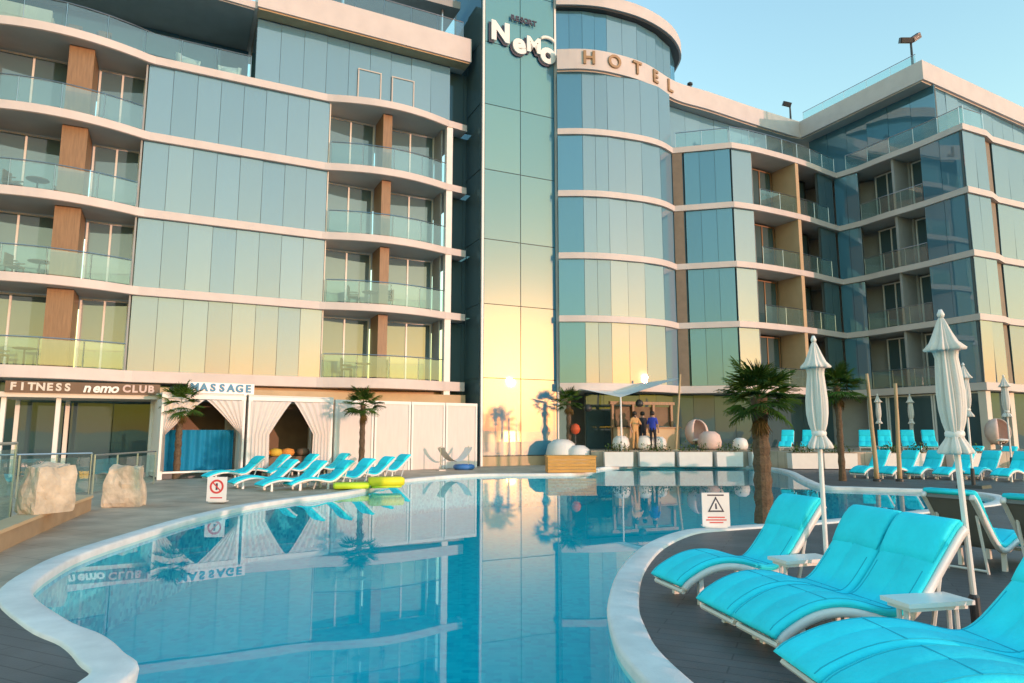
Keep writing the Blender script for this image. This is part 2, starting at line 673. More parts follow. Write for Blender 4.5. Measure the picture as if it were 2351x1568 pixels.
deck_outer = [V2(-45, -14), V2(45, -14), V2(45, 60), V2(-45, 60)]
deck = fill_with_holes('pool_deck', deck_outer, [offset_loop(POOL, 0.25)], 0.0, 'deck_boards')
tag(deck, kind='structure')
g = MB().add([(-4500, -4500, -1.6), (4500, -4500, -1.6), (4500, 4500, -1.6), (-4500, 4500, -1.6)], [(0, 1, 2, 3)]).build('ground', 'sand')
tag(g, kind='structure')
g = MB().add([(-4500, -4500, -1.55), (4500, -4500, -1.55), (4500, -70, -1.55), (-4500, -70, -1.55)], [(0, 1, 2, 3)]).build('sea', 'sea')
tag(g, kind='structure')
# coping: rounded band along the pool edge
n = len(POOL)
mb = MB()
prof = [(0.0, -0.10), (-0.012, 0.004), (-0.004, 0.024), (0.02, 0.031), (0.245, 0.031), (0.264, 0.024), (0.27, -0.02)]
rings = [offset_loop(POOL, d) for d, _ in prof]
vs, fs = [], []
for k, (d, z) in enumerate(prof):
    for p in rings[k]:
        vs.append((p.x, p.y, z))
for k in range(len(prof) - 1):
    for i in range(n):
        j = (i + 1) % n
        fs.append((k * n + i, k * n + j, (k + 1) * n + j, (k + 1) * n + i))
mb.add(vs, fs)
tag(mb.build('pool_coping', 'coping', smooth=True), kind='structure')
mb = MB()
vs = [(p.x, p.y, -0.08) for p in POOL] + [(p.x, p.y, -1.15) for p in POOL]
mb.add(vs, [(i, (i + 1) % n, n + (i + 1) % n, n + i) for i in range(n)])
tag(mb.build('pool_wall', 'pool_wall'), kind='structure')
tag(fill_with_holes('pool_floor', POOL, [], -1.14, 'pool_floor'), kind='structure')
tag(fill_with_holes('pool_water', offset_loop(POOL, 0.005), [], WATER_Z, 'water'), kind='structure')
# brown paved strips in front of the hotel
OFF = offset_loop(POOL, 0.262)
strip = [V2(-40, 5.6), V2(-9, 5.6), V2(-5.4, 5.75)] + [p for p in OFF[0:13 * 5]] + [V2(3.4, 27.0), V2(3.4, 45), V2(-40, 45)]
o = fill_with_holes('paved_terrace', strip, [], 0.004, 'terrace_tiles')
tag(o, kind='structure')
TERR_Z = 0.7
terr = [V2(3.5, 30.1), V2(10.9, 30.1), V2(11.7, 28.3), V2(34, 28.3), V2(34, 44), V2(3.5, 44)]
tag(MB().prism(terr, -0.02, TERR_Z).build('raised_terrace', 'terrace_tiles'), kind='structure')

# ================================================================== the hotel
LV = [3.80, 7.02, 10.1, 13.22, 16.4]
ROOF0, ROOF1 = 19.45, 20.6
TH = 0.32
hotel = thing('hotel_building', 'glass fronted curved hotel with white floor bands and balconies behind the pool', 'hotel', (0, 40, 0))
hotel_inv = Vector((0, -40, 0))


class H:
    """adds parts of the hotel given in world coordinates"""
    pass


def hbuild(mb, name, material, smooth=False, parent=None):
    o = mb.build(name, material, smooth=smooth)
    o.parent = parent or hotel
    if parent is None:
        o.location = hotel_inv
    return o


def hbox(name, size, loc, rz, material, tilt=(0, 0), parent=None):
    l = Vector(loc) + (hotel_inv if parent is None else Vector((0, 0, 0)))
    return boxobj(name, size, l, rz, material, parent or hotel, tilt)


def panes(p, q, z0, z1, n, material='facade_glass', name='glass_pane', back=True, gap=0.014, jit=0.007, th=0.03):
    p, q = V2(p[0], p[1]), V2(q[0], q[1])
    d = q - p
    L = d.length
    d.normalize()
    nrm = Vector((d.y, -d.x, 0))
    rz = math.atan2(d.y, d.x)
    w = L / n
    for i in range(n):
        c = p + d * (w * (i + 0.5))
        hbox(name, (w - gap, th, z1 - z0 - gap), (c.x, c.y, (z0 + z1) / 2), rz, material,
             (random.gauss(0, jit), random.gauss(0, jit)))
    if back:
        c = p + d * (L / 2) - nrm * 0.09
        hbox('wall', (L - 0.004, 0.1, z1 - z0 - 0.004), (c.x, c.y, (z0 + z1) / 2), rz, 'dark_joint')


def window(p, q, z0, z1, n, material='window_glass', frame='white_frame', fw=0.07):
    """framed sliding window: frame (part) with its panes as sub-parts"""
    p, q = V2(p[0], p[1]), V2(q[0], q[1])
    d = q - p
    L = d.length
    rz = math.atan2(d.y, d.x)
    c = (p + q) / 2
    h = z1 - z0
    mb = MB()
    mb.box((0, 0, h - fw / 2), (L, 0.09, fw)).box((0, 0, fw / 2), (L, 0.09, fw))
    w = L / n
    for i in range(n + 1):
        x = min(max(-L / 2 + i * w, -L / 2 + fw / 2), L / 2 - fw / 2)
        mb.box((x, 0, h / 2), (fw, 0.086, h - 2 * fw))
    f = mb.build('window', frame, hotel, loc=(c.x, c.y - 40, z0), rz=rz)
    for i in range(n):
        o = boxobj('pane', (w - fw, 0.02, h - 2 * fw), (-L / 2 + (i + 0.5) * w, 0.01, h / 2), 0, material, f, (random.gauss(0, 0.002), random.gauss(0, 0.003)))
    return f


def railing(pts, z, h=1.0, every=1.3, handrail=True):
    """glass balustrade following a polyline: rail mesh with glass panels as sub-parts"""
    pts = [V2(p[0], p[1]) for p in pts]
    mb = MB()
    mb.tube([(p.x, p.y, z + h) for p in pts], 0.022, 6)
    # resample
    cum = [0]
    for i in range(1, len(pts)):
        cum.append(cum[-1] + (pts[i] - pts[i - 1]).length)
    n = max(1, round(cum[-1] / every))

    def at(s):
        for i in range(1, len(pts)):
            if s <= cum[i] + 1e-6:
                t = (s - cum[i - 1]) / max(1e-6, cum[i] - cum[i - 1])
                return pts[i - 1].lerp(pts[i], t)
        return pts[-1]
    st = [at(cum[-1] * k / n) for k in range(n + 1)]
    for p in st:
        mb.tube([(p.x, p.y, z), (p.x, p.y, z + h)], 0.014, 5)
    rail = hbuild(mb, 'balcony_railing', 'steel')
    for a, b in zip(st[:-1], st[1:]):
        d = b - a
        c = (a + b) / 2
        boxobj('glass_panel', (d.length - 0.05, 0.012, h - 0.1), (c.x, c.y, z + h / 2), math.atan2(d.y, d.x), 'rail_glass', rail)
    return rail


# ---------------- left wing: facade line runs from its right end to the left
WP = Vector((-2.9, 31.0, 0))
WD = Vector((-2, -1, 0)).normalized()
WN = Vector((1, -2, 0)).normalized()


def W(s, o=0.0):
    p = WP + WD * s + WN * o
    return V2(p.x, p.y)


WRZ = math.atan2(1, 2)
S_END = 21.0


def edge_off(s):
    e = 0.16
    if 0.2 < s < 5.9:
        x = (s - 0.2) / 5.7
        e += 0.6 * math.sin(PI * x) ** 0.9
    if 12.9 < s < 19.1:
        x = (s - 12.9) / 6.2
        e += 0.8 * math.sin(PI * x) ** 0.85
    return e


ss = [-0.75] + [i * 0.25 for i in range(0, int(S_END / 0.25) + 1)]
for i, z in enumerate(LV):
    poly = [W(s, edge_off(s) if s >= 0 else 0.05) for s in ss]
    back = [W(S_END, -4.5), W(-0.75, -4.5)]
    th = TH if i else 0.42
    hbuild(MB().prism(poly + back, z - th, z), 'floor_slab', 'slab_white')
    # grey plaster under the balcony
    inner = [W(s, edge_off(s) - 0.06) for s in ss if s >= 0]
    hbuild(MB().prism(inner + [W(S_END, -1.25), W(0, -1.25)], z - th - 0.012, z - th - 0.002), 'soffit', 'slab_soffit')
for i in range(5):
    z0, z1 = LV[i], (LV[i + 1] - TH if i < 4 else ROOF0)
    zc = z0 + 0.004
    z1 -= 0.016
    if i < 4:
        panes(W(12.95, 0), W(5.85, 0), zc, z1, 8)
        # right balcony bay
        window(W(5.75, -1.2), W(3.5, -1.2), zc, z1 - 0.05, 2)
        window(W(2.95, -1.2), W(0.5, -1.2), zc, z1 - 0.05, 2)
        c = W(3.22, -0.55)
        hbox('partition', (0.42, 1.35, z1 - zc), (c.x, c.y, (zc + z1) / 2), WRZ, 'wood_panel')
        c = W(5.81, -0.6)
        hbox('wall', (0.05, 1.2, z1 - zc), (c.x, c.y, (zc + z1) / 2), WRZ, 'wall_cream')
        c = W(0.42, -0.75)
        hbox('wall', (0.06, 0.95, z1 - zc), (c.x, c.y, (zc + z1) / 2), WRZ, 'wall_grey')
        railing([W(s, edge_off(s) - 0.08) for s in [0.35 + k * 5.4 / 10 for k in range(11)]], z0)
        # left balcony bay
        window(W(14.75, -1.2), W(13.1, -1.2), zc, z1 - 0.05, 2)
        window(W(18.2, -1.2), W(15.65, -1.2), zc, z1 - 0.05, 2)
        window(W(20.9, -1.2), W(18.85, -1.2), zc, z1 - 0.05, 2)
        c = W(15.2, -0.45)
        hbox('partition', (0.82, 1.5, z1 - zc), (c.x, c.y, (zc + z1) / 2), WRZ, 'wood_panel')
        c = W(18.52, -0.45)
        hbox('partition', (0.6, 1.5, z1 - zc), (c.x, c.y, (zc + z1) / 2), WRZ, 'wood_panel')
        c = W(13.02, -0.6)
        hbox('wall', (0.06, 1.2, z1 - zc), (c.x, c.y, (zc + z1) / 2), WRZ, 'wall_grey')
        railing([W(s, edge_off(s) - 0.08) for s in [13.05 + k * 7.8 / 14 for k in range(15)]], z0)
    # recess between wing and tower
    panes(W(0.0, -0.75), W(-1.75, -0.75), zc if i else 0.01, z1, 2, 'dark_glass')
# white post at the end of the wing
c = W(0.16, -0.02)
hbox('post', (0.3, 0.3, LV[4] - TH), (c.x, c.y, (LV[4] - TH) / 2), WRZ, 'white_paint')
# ground floor
panes(W(20.9, -1.0), W(9.0, -1.0), 0.01, LV[0] - 0.44, 9, 'dark_glass')
c = W(4.5, -0.6)
hbox('wall', (8.9, 0.3, LV[0] - 0.45), (c.x, c.y, (LV[0] - 0.45) / 2), WRZ, 'wall_tan')
c = W(6.0, 0.12)
hbox('band', (13.5, 0.06, 0.5), (c.x, c.y, 2.95), WRZ, 'wall_tan')
# top storey of the wing: glazed block
zc = LV[4] + 0.004
panes(W(9.0, -0.25), W(0.05, -0.25), zc, ROOF0 - 0.05, 9)
for s in (4.6, 3.0):
    window(W(s, -0.19), W(s - 1.1, -0.19), zc + 0.15, zc + 1.75, 1, 'facade_glass', 'slab_soffit', 0.05)
panes(W(9.02, -3.0), W(9.0, -0.27), zc, ROOF0 - 0.05, 2, 'facade_glass')
poly = [W(-0.75, 0.55), W(9.1, 0.55), W(9.1, -4.5), W(-0.75, -4.5)]
hbuild(MB().prism(poly, ROOF0, ROOF1 + 0.05), 'roof', 'slab_white')
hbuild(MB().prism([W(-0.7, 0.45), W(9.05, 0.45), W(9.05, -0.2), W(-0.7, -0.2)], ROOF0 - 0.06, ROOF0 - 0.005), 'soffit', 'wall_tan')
railing([W(-0.4, 0.3), W(8.9, 0.3)], ROOF1 + 0.05, 0.95)
# roof pavilion
hbuild(MB().prism([W(-0.6, -0.6), W(5.6, -0.9), W(5.6, -4.4), W(-0.6, -4.4)], 22.9, 23.3), 'roof', 'wall_grey')
panes(W(5.5, -3.9), W(-0.5, -3.9), ROOF1 + 0.06, 22.88, 5, 'dark_glass')
for s in (0.2, 5.2):
    c = W(s, -1.1)
    hbuild(MB().tube([(c.x, c.y, ROOF1 + 0.05), (c.x, c.y, 22.9)], 0.08, 8), 'post', 'steel')
# left roof terrace under its own flat roof
hbuild(MB().prism([W(9.1, 0.35), W(S_END, 0.9), W(S_END, -4.5), W(9.1, -4.5)], ROOF0, ROOF0 + 0.3), 'roof', 'slab_white')
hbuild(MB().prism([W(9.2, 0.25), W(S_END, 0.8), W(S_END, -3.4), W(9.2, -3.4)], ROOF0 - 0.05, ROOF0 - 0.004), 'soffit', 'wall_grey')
panes(W(20.9, -3.2), W(9.1, -3.2), zc, ROOF0 - 0.06, 8, 'blue_glass')
railing([W(s, edge_off(s) - 0.1) for s in [9.2 + k * 11.7 / 16 for k in range(17)]], LV[4])

# ---------------- glass tower
TW = 4.03
TZ = 26.5
rows = [0.45, 3.95, 7.37, 10.44, 13.83, 17.1, 20.3, 23.4, TZ]
trz = math.atan2(TOW_DIR.y, TOW_DIR.x)
for r0, r1 in zip(rows[:-1], rows[1:]):
    for k in range(2):
        c = TOW_A + TOW_DIR * (0.12 + (TW - 0.24) * (k + 0.5) / 2)
        hbox('tower_pane', ((TW - 0.24) / 2 - 0.035, 0.03, r1 - r0 - 0.035), (c.x, c.y, (r0 + r1) / 2), trz, 'tower_glass',
             (random.gauss(0, 0.0004), random.gauss(0, 0.0004)))
a, b = TOW_A, TOW_A + TOW_DIR * TW
bk = -TOW_N * 4.0
hbuild(MB().prism([a - TOW_N * 0.04, b - TOW_N * 0.04, b + bk, a + bk], 0.0, TZ), 'tower_core', 'dark_joint')
for p in (a, b):
    q = p + TOW_DIR * (0.05 if p is a else -0.05)
    hbox('edge_trim', (0.1, 0.12, TZ), (q.x, q.y, TZ / 2), trz, 'white_paint')
c = TOW_A + TOW_DIR * TW / 2
hbox('plinth', (TW - 0.22, 0.08, 0.42), (c.x, c.y, 0.21), trz, 'wall_tan')
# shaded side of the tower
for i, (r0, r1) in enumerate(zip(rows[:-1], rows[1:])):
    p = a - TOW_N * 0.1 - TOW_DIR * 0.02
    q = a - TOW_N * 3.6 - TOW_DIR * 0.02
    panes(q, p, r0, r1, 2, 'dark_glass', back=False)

# ---------------- rounded middle and right wing
RBp = [V2(2.25, 31.6), V2(3.5, 31.58), V2(4.8, 31.78), V2(6.6, 32.4), V2(7.7, 33.05), V2(8.5, 33.9)]
RB = catmull(RBp, 4, False)
MID = [V2(8.5, 33.9), V2(11.38, 33.2)]
S2 = catmull([V2(11.38, 33.2), V2(13.05, 33.85), V2(15.9, 35.4), V2(17.7, 36.65), V2(18.8, 37.4)], 4, False)
S3 = catmull([V2(18.8, 37.4), V2(19.5, 36.4), V2(20.1, 35.0), V2(21.0, 33.2), V2(21.87, 31.0)], 4, False)
S4 = [V2(21.87, 31.0), V2(23.6, 31.8), V2(24.4, 32.5), V2(34, 36.9)]


def inset(pts, d):
    out = []
    for i, p in enumerate(pts):
        a = pts[max(i - 1, 0)]
        b = pts[min(i + 1, len(pts) - 1)]
        t = (b - a).normalized()
        out.append(p - Vector((t.y, -t.x, 0)) * d)
    return out


edge = RB[:-1] + MID[:-1] + S2[:-1] + S3[:-1] + S4
bkR = [V2(34, 46), V2(2.25, 46)]
for i, z in enumerate(LV):
    th = 0.30 if i else 0.36
    hbuild(MB().prism(edge + bkR, z - th, z), 'floor_slab', 'slab_white')
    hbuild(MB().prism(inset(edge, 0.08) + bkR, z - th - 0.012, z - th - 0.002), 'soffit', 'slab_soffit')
RBi = inset(RBp, 0.12)
S2i = inset(S2, 1.5)


def drum(z0, z1, pts, mats):
    for k, (p, q) in enumerate(zip(pts[:-1], pts[1:])):
        n = max(1, round((q - p).length / 0.85))
        panes(p, q, z0, z1, n, mats[min(k, len(mats) - 1)], jit=0.004)


for i in range(5):
    z0 = LV[i] + 0.004
    z1 = (LV[i + 1] - 0.315) if i < 4 else ROOF0 - 0.02
    drum(z0, z1, RBi, ['blue_glass', 'facade_glass', 'facade_glass', 'facade_glass', 'facade_glass'])
    if i == 4:
        # set-back top storey
        panes((8.7, 35.2), (17.5, 40.1), z0, z1, 9)
        panes((18.5, 39.9), (21.9, 32.9), z0, z1, 6, 'blue_glass')
        panes((21.95, 33.1), (33.5, 39.9), z0, z1, 11)
        railing([(8.7, 34.1), (11.3, 33.45)], LV[4], 0.9)
        railing([tuple(p) for p in inset(S2, 0.12)], LV[4], 0.9)
        railing([tuple(p) for p in inset(S3, 0.12)][2:], LV[4], 0.9)
        railing([tuple(p) for p in inset(S4, 0.12)][:2], LV[4], 0.9)
        continue
    # brown recess then blue glass facet
    panes((8.35, 34.2), (9.05, 34.0), z0, z1, 1, 'dark_glass')
    hbox('partition', (0.5, 0.2, z1 - z0), (8.72, 33.98, (z0 + z1) / 2), -0.24, 'wall_brown')
    panes((9.06, 33.9), (11.3, 33.34), z0, z1, 3, 'blue_glass')
    # pale facet, return wall and balcony bay
    panes((11.38, 33.36), (12.55, 33.8), z0, z1, 1, 'facade_glass')
    panes((12.6, 33.86), (12.8, 35.9), z0, z1, 2, 'wall_grey', name='wall_panel')
    window((12.9, 35.5), (14.6, 36.45), z0, z1 - 0.1, 2, 'dark_glass', 'wood_panel')
    window((15.3, 36.8), (17.1, 37.8), z0, z1 - 0.1, 2, 'dark_glass', 'dark_metal')
    hbox('partition', (0.24, 1.6, z1 - z0), (15.2, 35.95, (z0 + z1) / 2), 0.48, 'wall_tan')
    railing([tuple(p) for p in inset(S2, 0.1)][4:14], LV[i], 0.95)
    # inner corner, flush glass
    panes((17.3, 36.6), (18.6, 37.55), z0, z1, 2, 'dark_glass')
    panes((18.75, 37.6), (19.6, 36.6), z0, z1, 2, 'blue_glass')
    # shaded wing balconies
    wd = (V2(21.87, 31.0) - V2(19.5, 36.4)).normalized()
    wn = Vector((wd.y, -wd.x, 0))
    q0 = V2(19.6, 36.5) - wn * 1.35
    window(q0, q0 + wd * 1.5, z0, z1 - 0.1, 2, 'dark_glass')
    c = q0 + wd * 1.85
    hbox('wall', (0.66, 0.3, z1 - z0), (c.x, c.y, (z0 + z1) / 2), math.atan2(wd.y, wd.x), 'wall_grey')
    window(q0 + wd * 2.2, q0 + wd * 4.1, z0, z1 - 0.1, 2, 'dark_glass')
    c = q0 + wd * 2.0 + wn * 0.65
    hbox('partition', (0.14, 1.2, z1 - z0), (c.x, c.y, (z0 + z1) / 2), math.atan2(wd.y, wd.x), 'wall_grey')
    railing([tuple(p) for p in inset(S3, 0.1)][4:13], LV[i], 0.95)
    e0 = V2(21.0, 33.15) - wn * 0.1
    panes(e0, V2(21.78, 31.25) - wn * 0.1, z0, z1, 2, 'blue_glass')
    c = e0 - wn * 0.75
    hbox('wall', (0.1, 1.2, z1 - z0), (c.x, c.y, (z0 + z1) / 2), math.atan2(wd.y, wd.x), 'wall_grey')
    # sunlit end wall of the right wing
    panes((21.9, 31.13), (23.55, 31.9), z0, z1, 2)
    panes((23.6, 32.2), (24.3, 32.65), z0, z1, 1, 'wall_brown', name='wall_panel')
    panes((24.4, 32.65), (33.5, 36.85), z0, z1, 8)
# ground floor behind the terrace
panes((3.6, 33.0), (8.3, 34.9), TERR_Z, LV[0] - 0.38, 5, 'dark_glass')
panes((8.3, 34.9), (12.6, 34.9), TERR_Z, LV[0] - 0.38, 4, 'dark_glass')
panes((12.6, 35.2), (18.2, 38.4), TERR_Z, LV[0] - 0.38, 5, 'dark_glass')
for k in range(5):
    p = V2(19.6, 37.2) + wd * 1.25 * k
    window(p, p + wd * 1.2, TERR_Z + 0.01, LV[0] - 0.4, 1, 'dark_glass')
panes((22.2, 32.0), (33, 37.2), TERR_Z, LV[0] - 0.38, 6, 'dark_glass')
for p in ((22.0, 31.4), (24.2, 32.9)):
    hbox('post', (0.35, 0.35, LV[0] - TERR_Z - 0.4), (p[0], p[1], (LV[0] + TERR_Z - 0.4) / 2), 0.43, 'wall_cream')
hbuild(MB().prism([V2(3, 35.6), V2(12, 37.2), V2(17.5, 39.2), V2(21.3, 37.5), V2(23.2, 33.7), V2(33.4, 38.4), V2(33.4, 45), V2(3, 45)], 0.5, 16.0), 'core_wall', 'wall_grey')
# roof band
Rr = catmull([V2(2.25, 31.45), V2(3.6, 31.42), V2(4.96, 31.75), V2(6.92, 32.75), V2(8.96, 34.6), V2(11.07, 35.7), V2(14.2, 37.5), V2(17.75, 39.4)], 4, False)
Rr += [V2(21.08, 32.4), V2(34, 39.7)]
hbuild(MB().prism(Rr + bkR, ROOF0, ROOF1 - 0.1), 'roof', 'slab_white')
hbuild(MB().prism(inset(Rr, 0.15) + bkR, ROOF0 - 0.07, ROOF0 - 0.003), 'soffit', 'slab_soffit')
# drum storey over the roof
DR = [V2(2.25, 32.15), V2(3.6, 32.2), V2(4.9, 32.5), V2(6.6, 33.25), V2(7.8, 34.2), V2(8.9, 35.5), V2(9.5, 37.0), V2(9.5, 39)]
drum(ROOF1 - 0.09, 23.1, DR, ['blue_glass', 'blue_glass', 'facade_glass', 'facade_glass', 'facade_glass', 'blue_glass', 'blue_glass'])
DT = catmull([V2(2.25, 31.75), V2(3.7, 31.8), V2(5.1, 32.1), V2(7.04, 33.0), V2(8.8, 34.55), V2(9.8, 36.4), V2(9.9, 38), V2(9.7, 40)], 4, False)
hbuild(MB().prism(DT + [V2(9.5, 44), V2(2.25, 44)], 23.14, 23.8), 'roof', 'slab_white')
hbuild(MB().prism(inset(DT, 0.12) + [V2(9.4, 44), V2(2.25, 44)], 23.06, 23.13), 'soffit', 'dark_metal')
# roof railing of the right wing
railing([(18.0, 39.4), (21.1, 32.9)], ROOF1 - 0.1, 0.6, 1.6)

# ================================================================== hotel signs
def signpos(p, off, n):
    return Vector((p.x + n.x * off, p.y + n.y * off, p.z))


sg = thing('hotel_sign', 'white cartoon style lettering with dark shadow shapes high on the glass tower', 'sign', TOW_A + TOW_DIR * 2 + TOW_N * 0.1 + Vector((0, 0, 20.6)))
inv = -sg.location
x0 = TOW_A + TOW_N * 0.10


def tower_letter(ch, along, z, size, material='letter_white', roll=0.0, name='letter', depth=0.16, off=0.14, bold=0.035, parent=None, shadow=True):
    p = TOW_A + TOW_DIR * along + TOW_N * off
    o = letter(name, ch, size, Vector((p.x, p.y, z)) + inv, trz, material, sg, depth, bold)
    o.rotation_euler = (PI / 2, roll, trz)
    if shadow:  # letter's shadow modelled as a dark copy set lower and to one side
        q = p - TOW_N * 0.05 + TOW_DIR * -0.09
        s = letter('letter_shadow', ch, size * 1.02, Vector((q.x, q.y, z - 0.10)) + inv, trz, 'sign_dark', sg, 0.06, bold)
        s.rotation_euler = (PI / 2, roll, trz)
    return o


zt = 20.6
tower_letter('N', 0.86, zt + 0.22, 1.3, bold=0.07)
tower_letter('e', 1.86, zt - 0.12, 1.45, bold=0.06, roll=R(-6))
tower_letter('M', 2.68, zt + 0.0, 1.05, bold=0.05)
tower_letter('o', 3.48, zt - 0.22, 1.55, bold=0.07)
# wavy cap over the last letter
mb = MB()
pts = []
for k in range(9):
    a = PI * (0.12 + 0.76 * k / 8)
    p = TOW_A + TOW_DIR * (3.49 - 0.42 * math.cos(a)) + TOW_N * 0.14
    pts.append(Vector((p.x, p.y, zt + 0.42 + 0.26 * math.sin(a))) + inv)
mb.tube(pts, [0.05, 0.08, 0.09, 0.09, 0.09, 0.09, 0.09, 0.08, 0.05], 8)
mb.build('letter_cap', 'letter_white', sg, True)
wd_ = 'RESORT'
for k, ch in enumerate(wd_):
    tower_letter(ch, 1.55 + k * 0.24, zt + 1.22, 0.38, 'sign_dark', depth=0.06, bold=0.012, shadow=False, name='small_letter')

# HOTEL on the curved roof band
hs = thing('roof_band_sign', 'bronze capital letters spelling HOTEL along the curved roof band', 'sign', (5.5, 31.9, 20.0))
curve = Rr
cum = [0]
for i in range(1, 26):
    cum.append(cum[-1] + (curve[i] - curve[i - 1]).length)


def along_curve(s):
    for i in range(1, len(cum)):
        if s <= cum[i]:
            t = (s - cum[i - 1]) / (cum[i] - cum[i - 1])
            d = (curve[i] - curve[i - 1]).normalized()
            return curve[i - 1].lerp(curve[i], t), d
    return curve[len(cum) - 1], d


for k, ch in enumerate('HOTEL'):
    p, d = along_curve(1.6 + k * 1.38)
    nn = Vector((d.y, -d.x, 0))
    q = p + nn * 0.05
    letter('letter', ch, 0.95, Vector((q.x, q.y, 20.0)) - hs.location, math.atan2(d.y, d.x), 'letter_gold', hs, 0.08, 0.02)

# ================================================================== roof fittings
def floodlight_mast(label, loc, h, arms, rz):
    t = thing('floodlight_mast', label, 'floodlight', loc, rz, None)
    MB().tube([(0, 0, 0), (0, 0, h)], [0.07, 0.05], 8).build('pole', 'dark_metal', t)
    MB().box((0, 0, 0.03), (0.3, 0.3, 0.06)).build('base_plate', 'dark_metal', t)
    for (x, z, w, tilt) in arms:
        m = MB()
        m.box((0, 0, 0), (w, 0.22, 0.28))
        m.box((0, -0.125, 0), (w * 0.86, 0.03, 0.22))
        o = m.build('floodlight', 'dark_metal', t, loc=(x, -0.08, z))
        o.rotation_euler = (R(25), tilt, 0)
    return t


p = Vector((21.1, 33.2, 0))
floodlight_mast('tall dark mast with two floodlights at the roof corner of the right wing', (p.x, p.y, ROOF1 - 0.1), 1.7, [(-0.3, 1.5, 0.66, 0.0), (0.22, 1.66, 0.52, -0.6)], 0)
p = Vector((17.35, 39.7, 0))
floodlight_mast('small dark floodlight mast at the inner corner of the roof', (p.x, p.y, ROOF1 - 0.1), 1.3, [(-0.22, 1.25, 0.5, 0.25)], 0)
t = thing('roof_vent', 'thin dark vent pipe on the roof beside the glass drum', 'vent pipe', (10.4, 37.0, ROOF1 - 0.1))
MB().tube([(0, 0, 0), (0, 0, 1.1)], 0.09, 10).build('pipe', 'dark_metal', t)
MB().lathe([(0.16, 1.1), (0.16, 1.2), (0.03, 1.3)], 10).build('cowl', 'dark_metal', t)

# ================================================================== sun loungers
LPROF = [(0.0, 0.17), (0.05, 0.215), (0.14, 0.262), (0.27, 0.315), (0.42, 0.35), (0.58, 0.358), (0.74, 0.34), (0.90, 0.30), (1.02, 0.27), (1.12, 0.268),
         (1.20, 0.295), (1.29, 0.36), (1.40, 0.47), (1.52, 0.60), (1.64, 0.73), (1.75, 0.845), (1.81, 0.885)]
LPTS = [Vector((x * 0.86, 0, z * 0.98)) for x, z in LPROF]
LW = 0.255


def prof_frame(i, pts=LPTS):
    a, b = pts[max(i - 1, 0)], pts[min(i + 1, len(pts) - 1)]
    t = (b - a).normalized()
    return t, Vector((-t.z, 0, t.x))


def sweep_section(pts, sec, i0=0, i1=None, off=0.0):
    """sweep a cross-section (y, height along normal) along the lounger profile"""
    i1 = len(pts) if i1 is None else i1
    vs, fs = [], []
    m = len(sec)
    for i in range(i0, i1):
        t, nrm = prof_frame(i, pts)
        for (y, h) in sec:
            vs.append(pts[i] + nrm * (h + off) + Vector((0, y, 0)))
    k = i1 - i0
    for i in range(k - 1):
        for j in range(m):
            j2 = (j + 1) % m
            fs.append((i * m + j, i * m + j2, (i + 1) * m + j2, (i + 1) * m + j))
    fs.append(tuple(range(m)))
    fs.append(tuple(range(k * m - 1, (k - 1) * m - 1, -1)))
    return vs, fs


FINE = catmull(LPTS, 2, False)


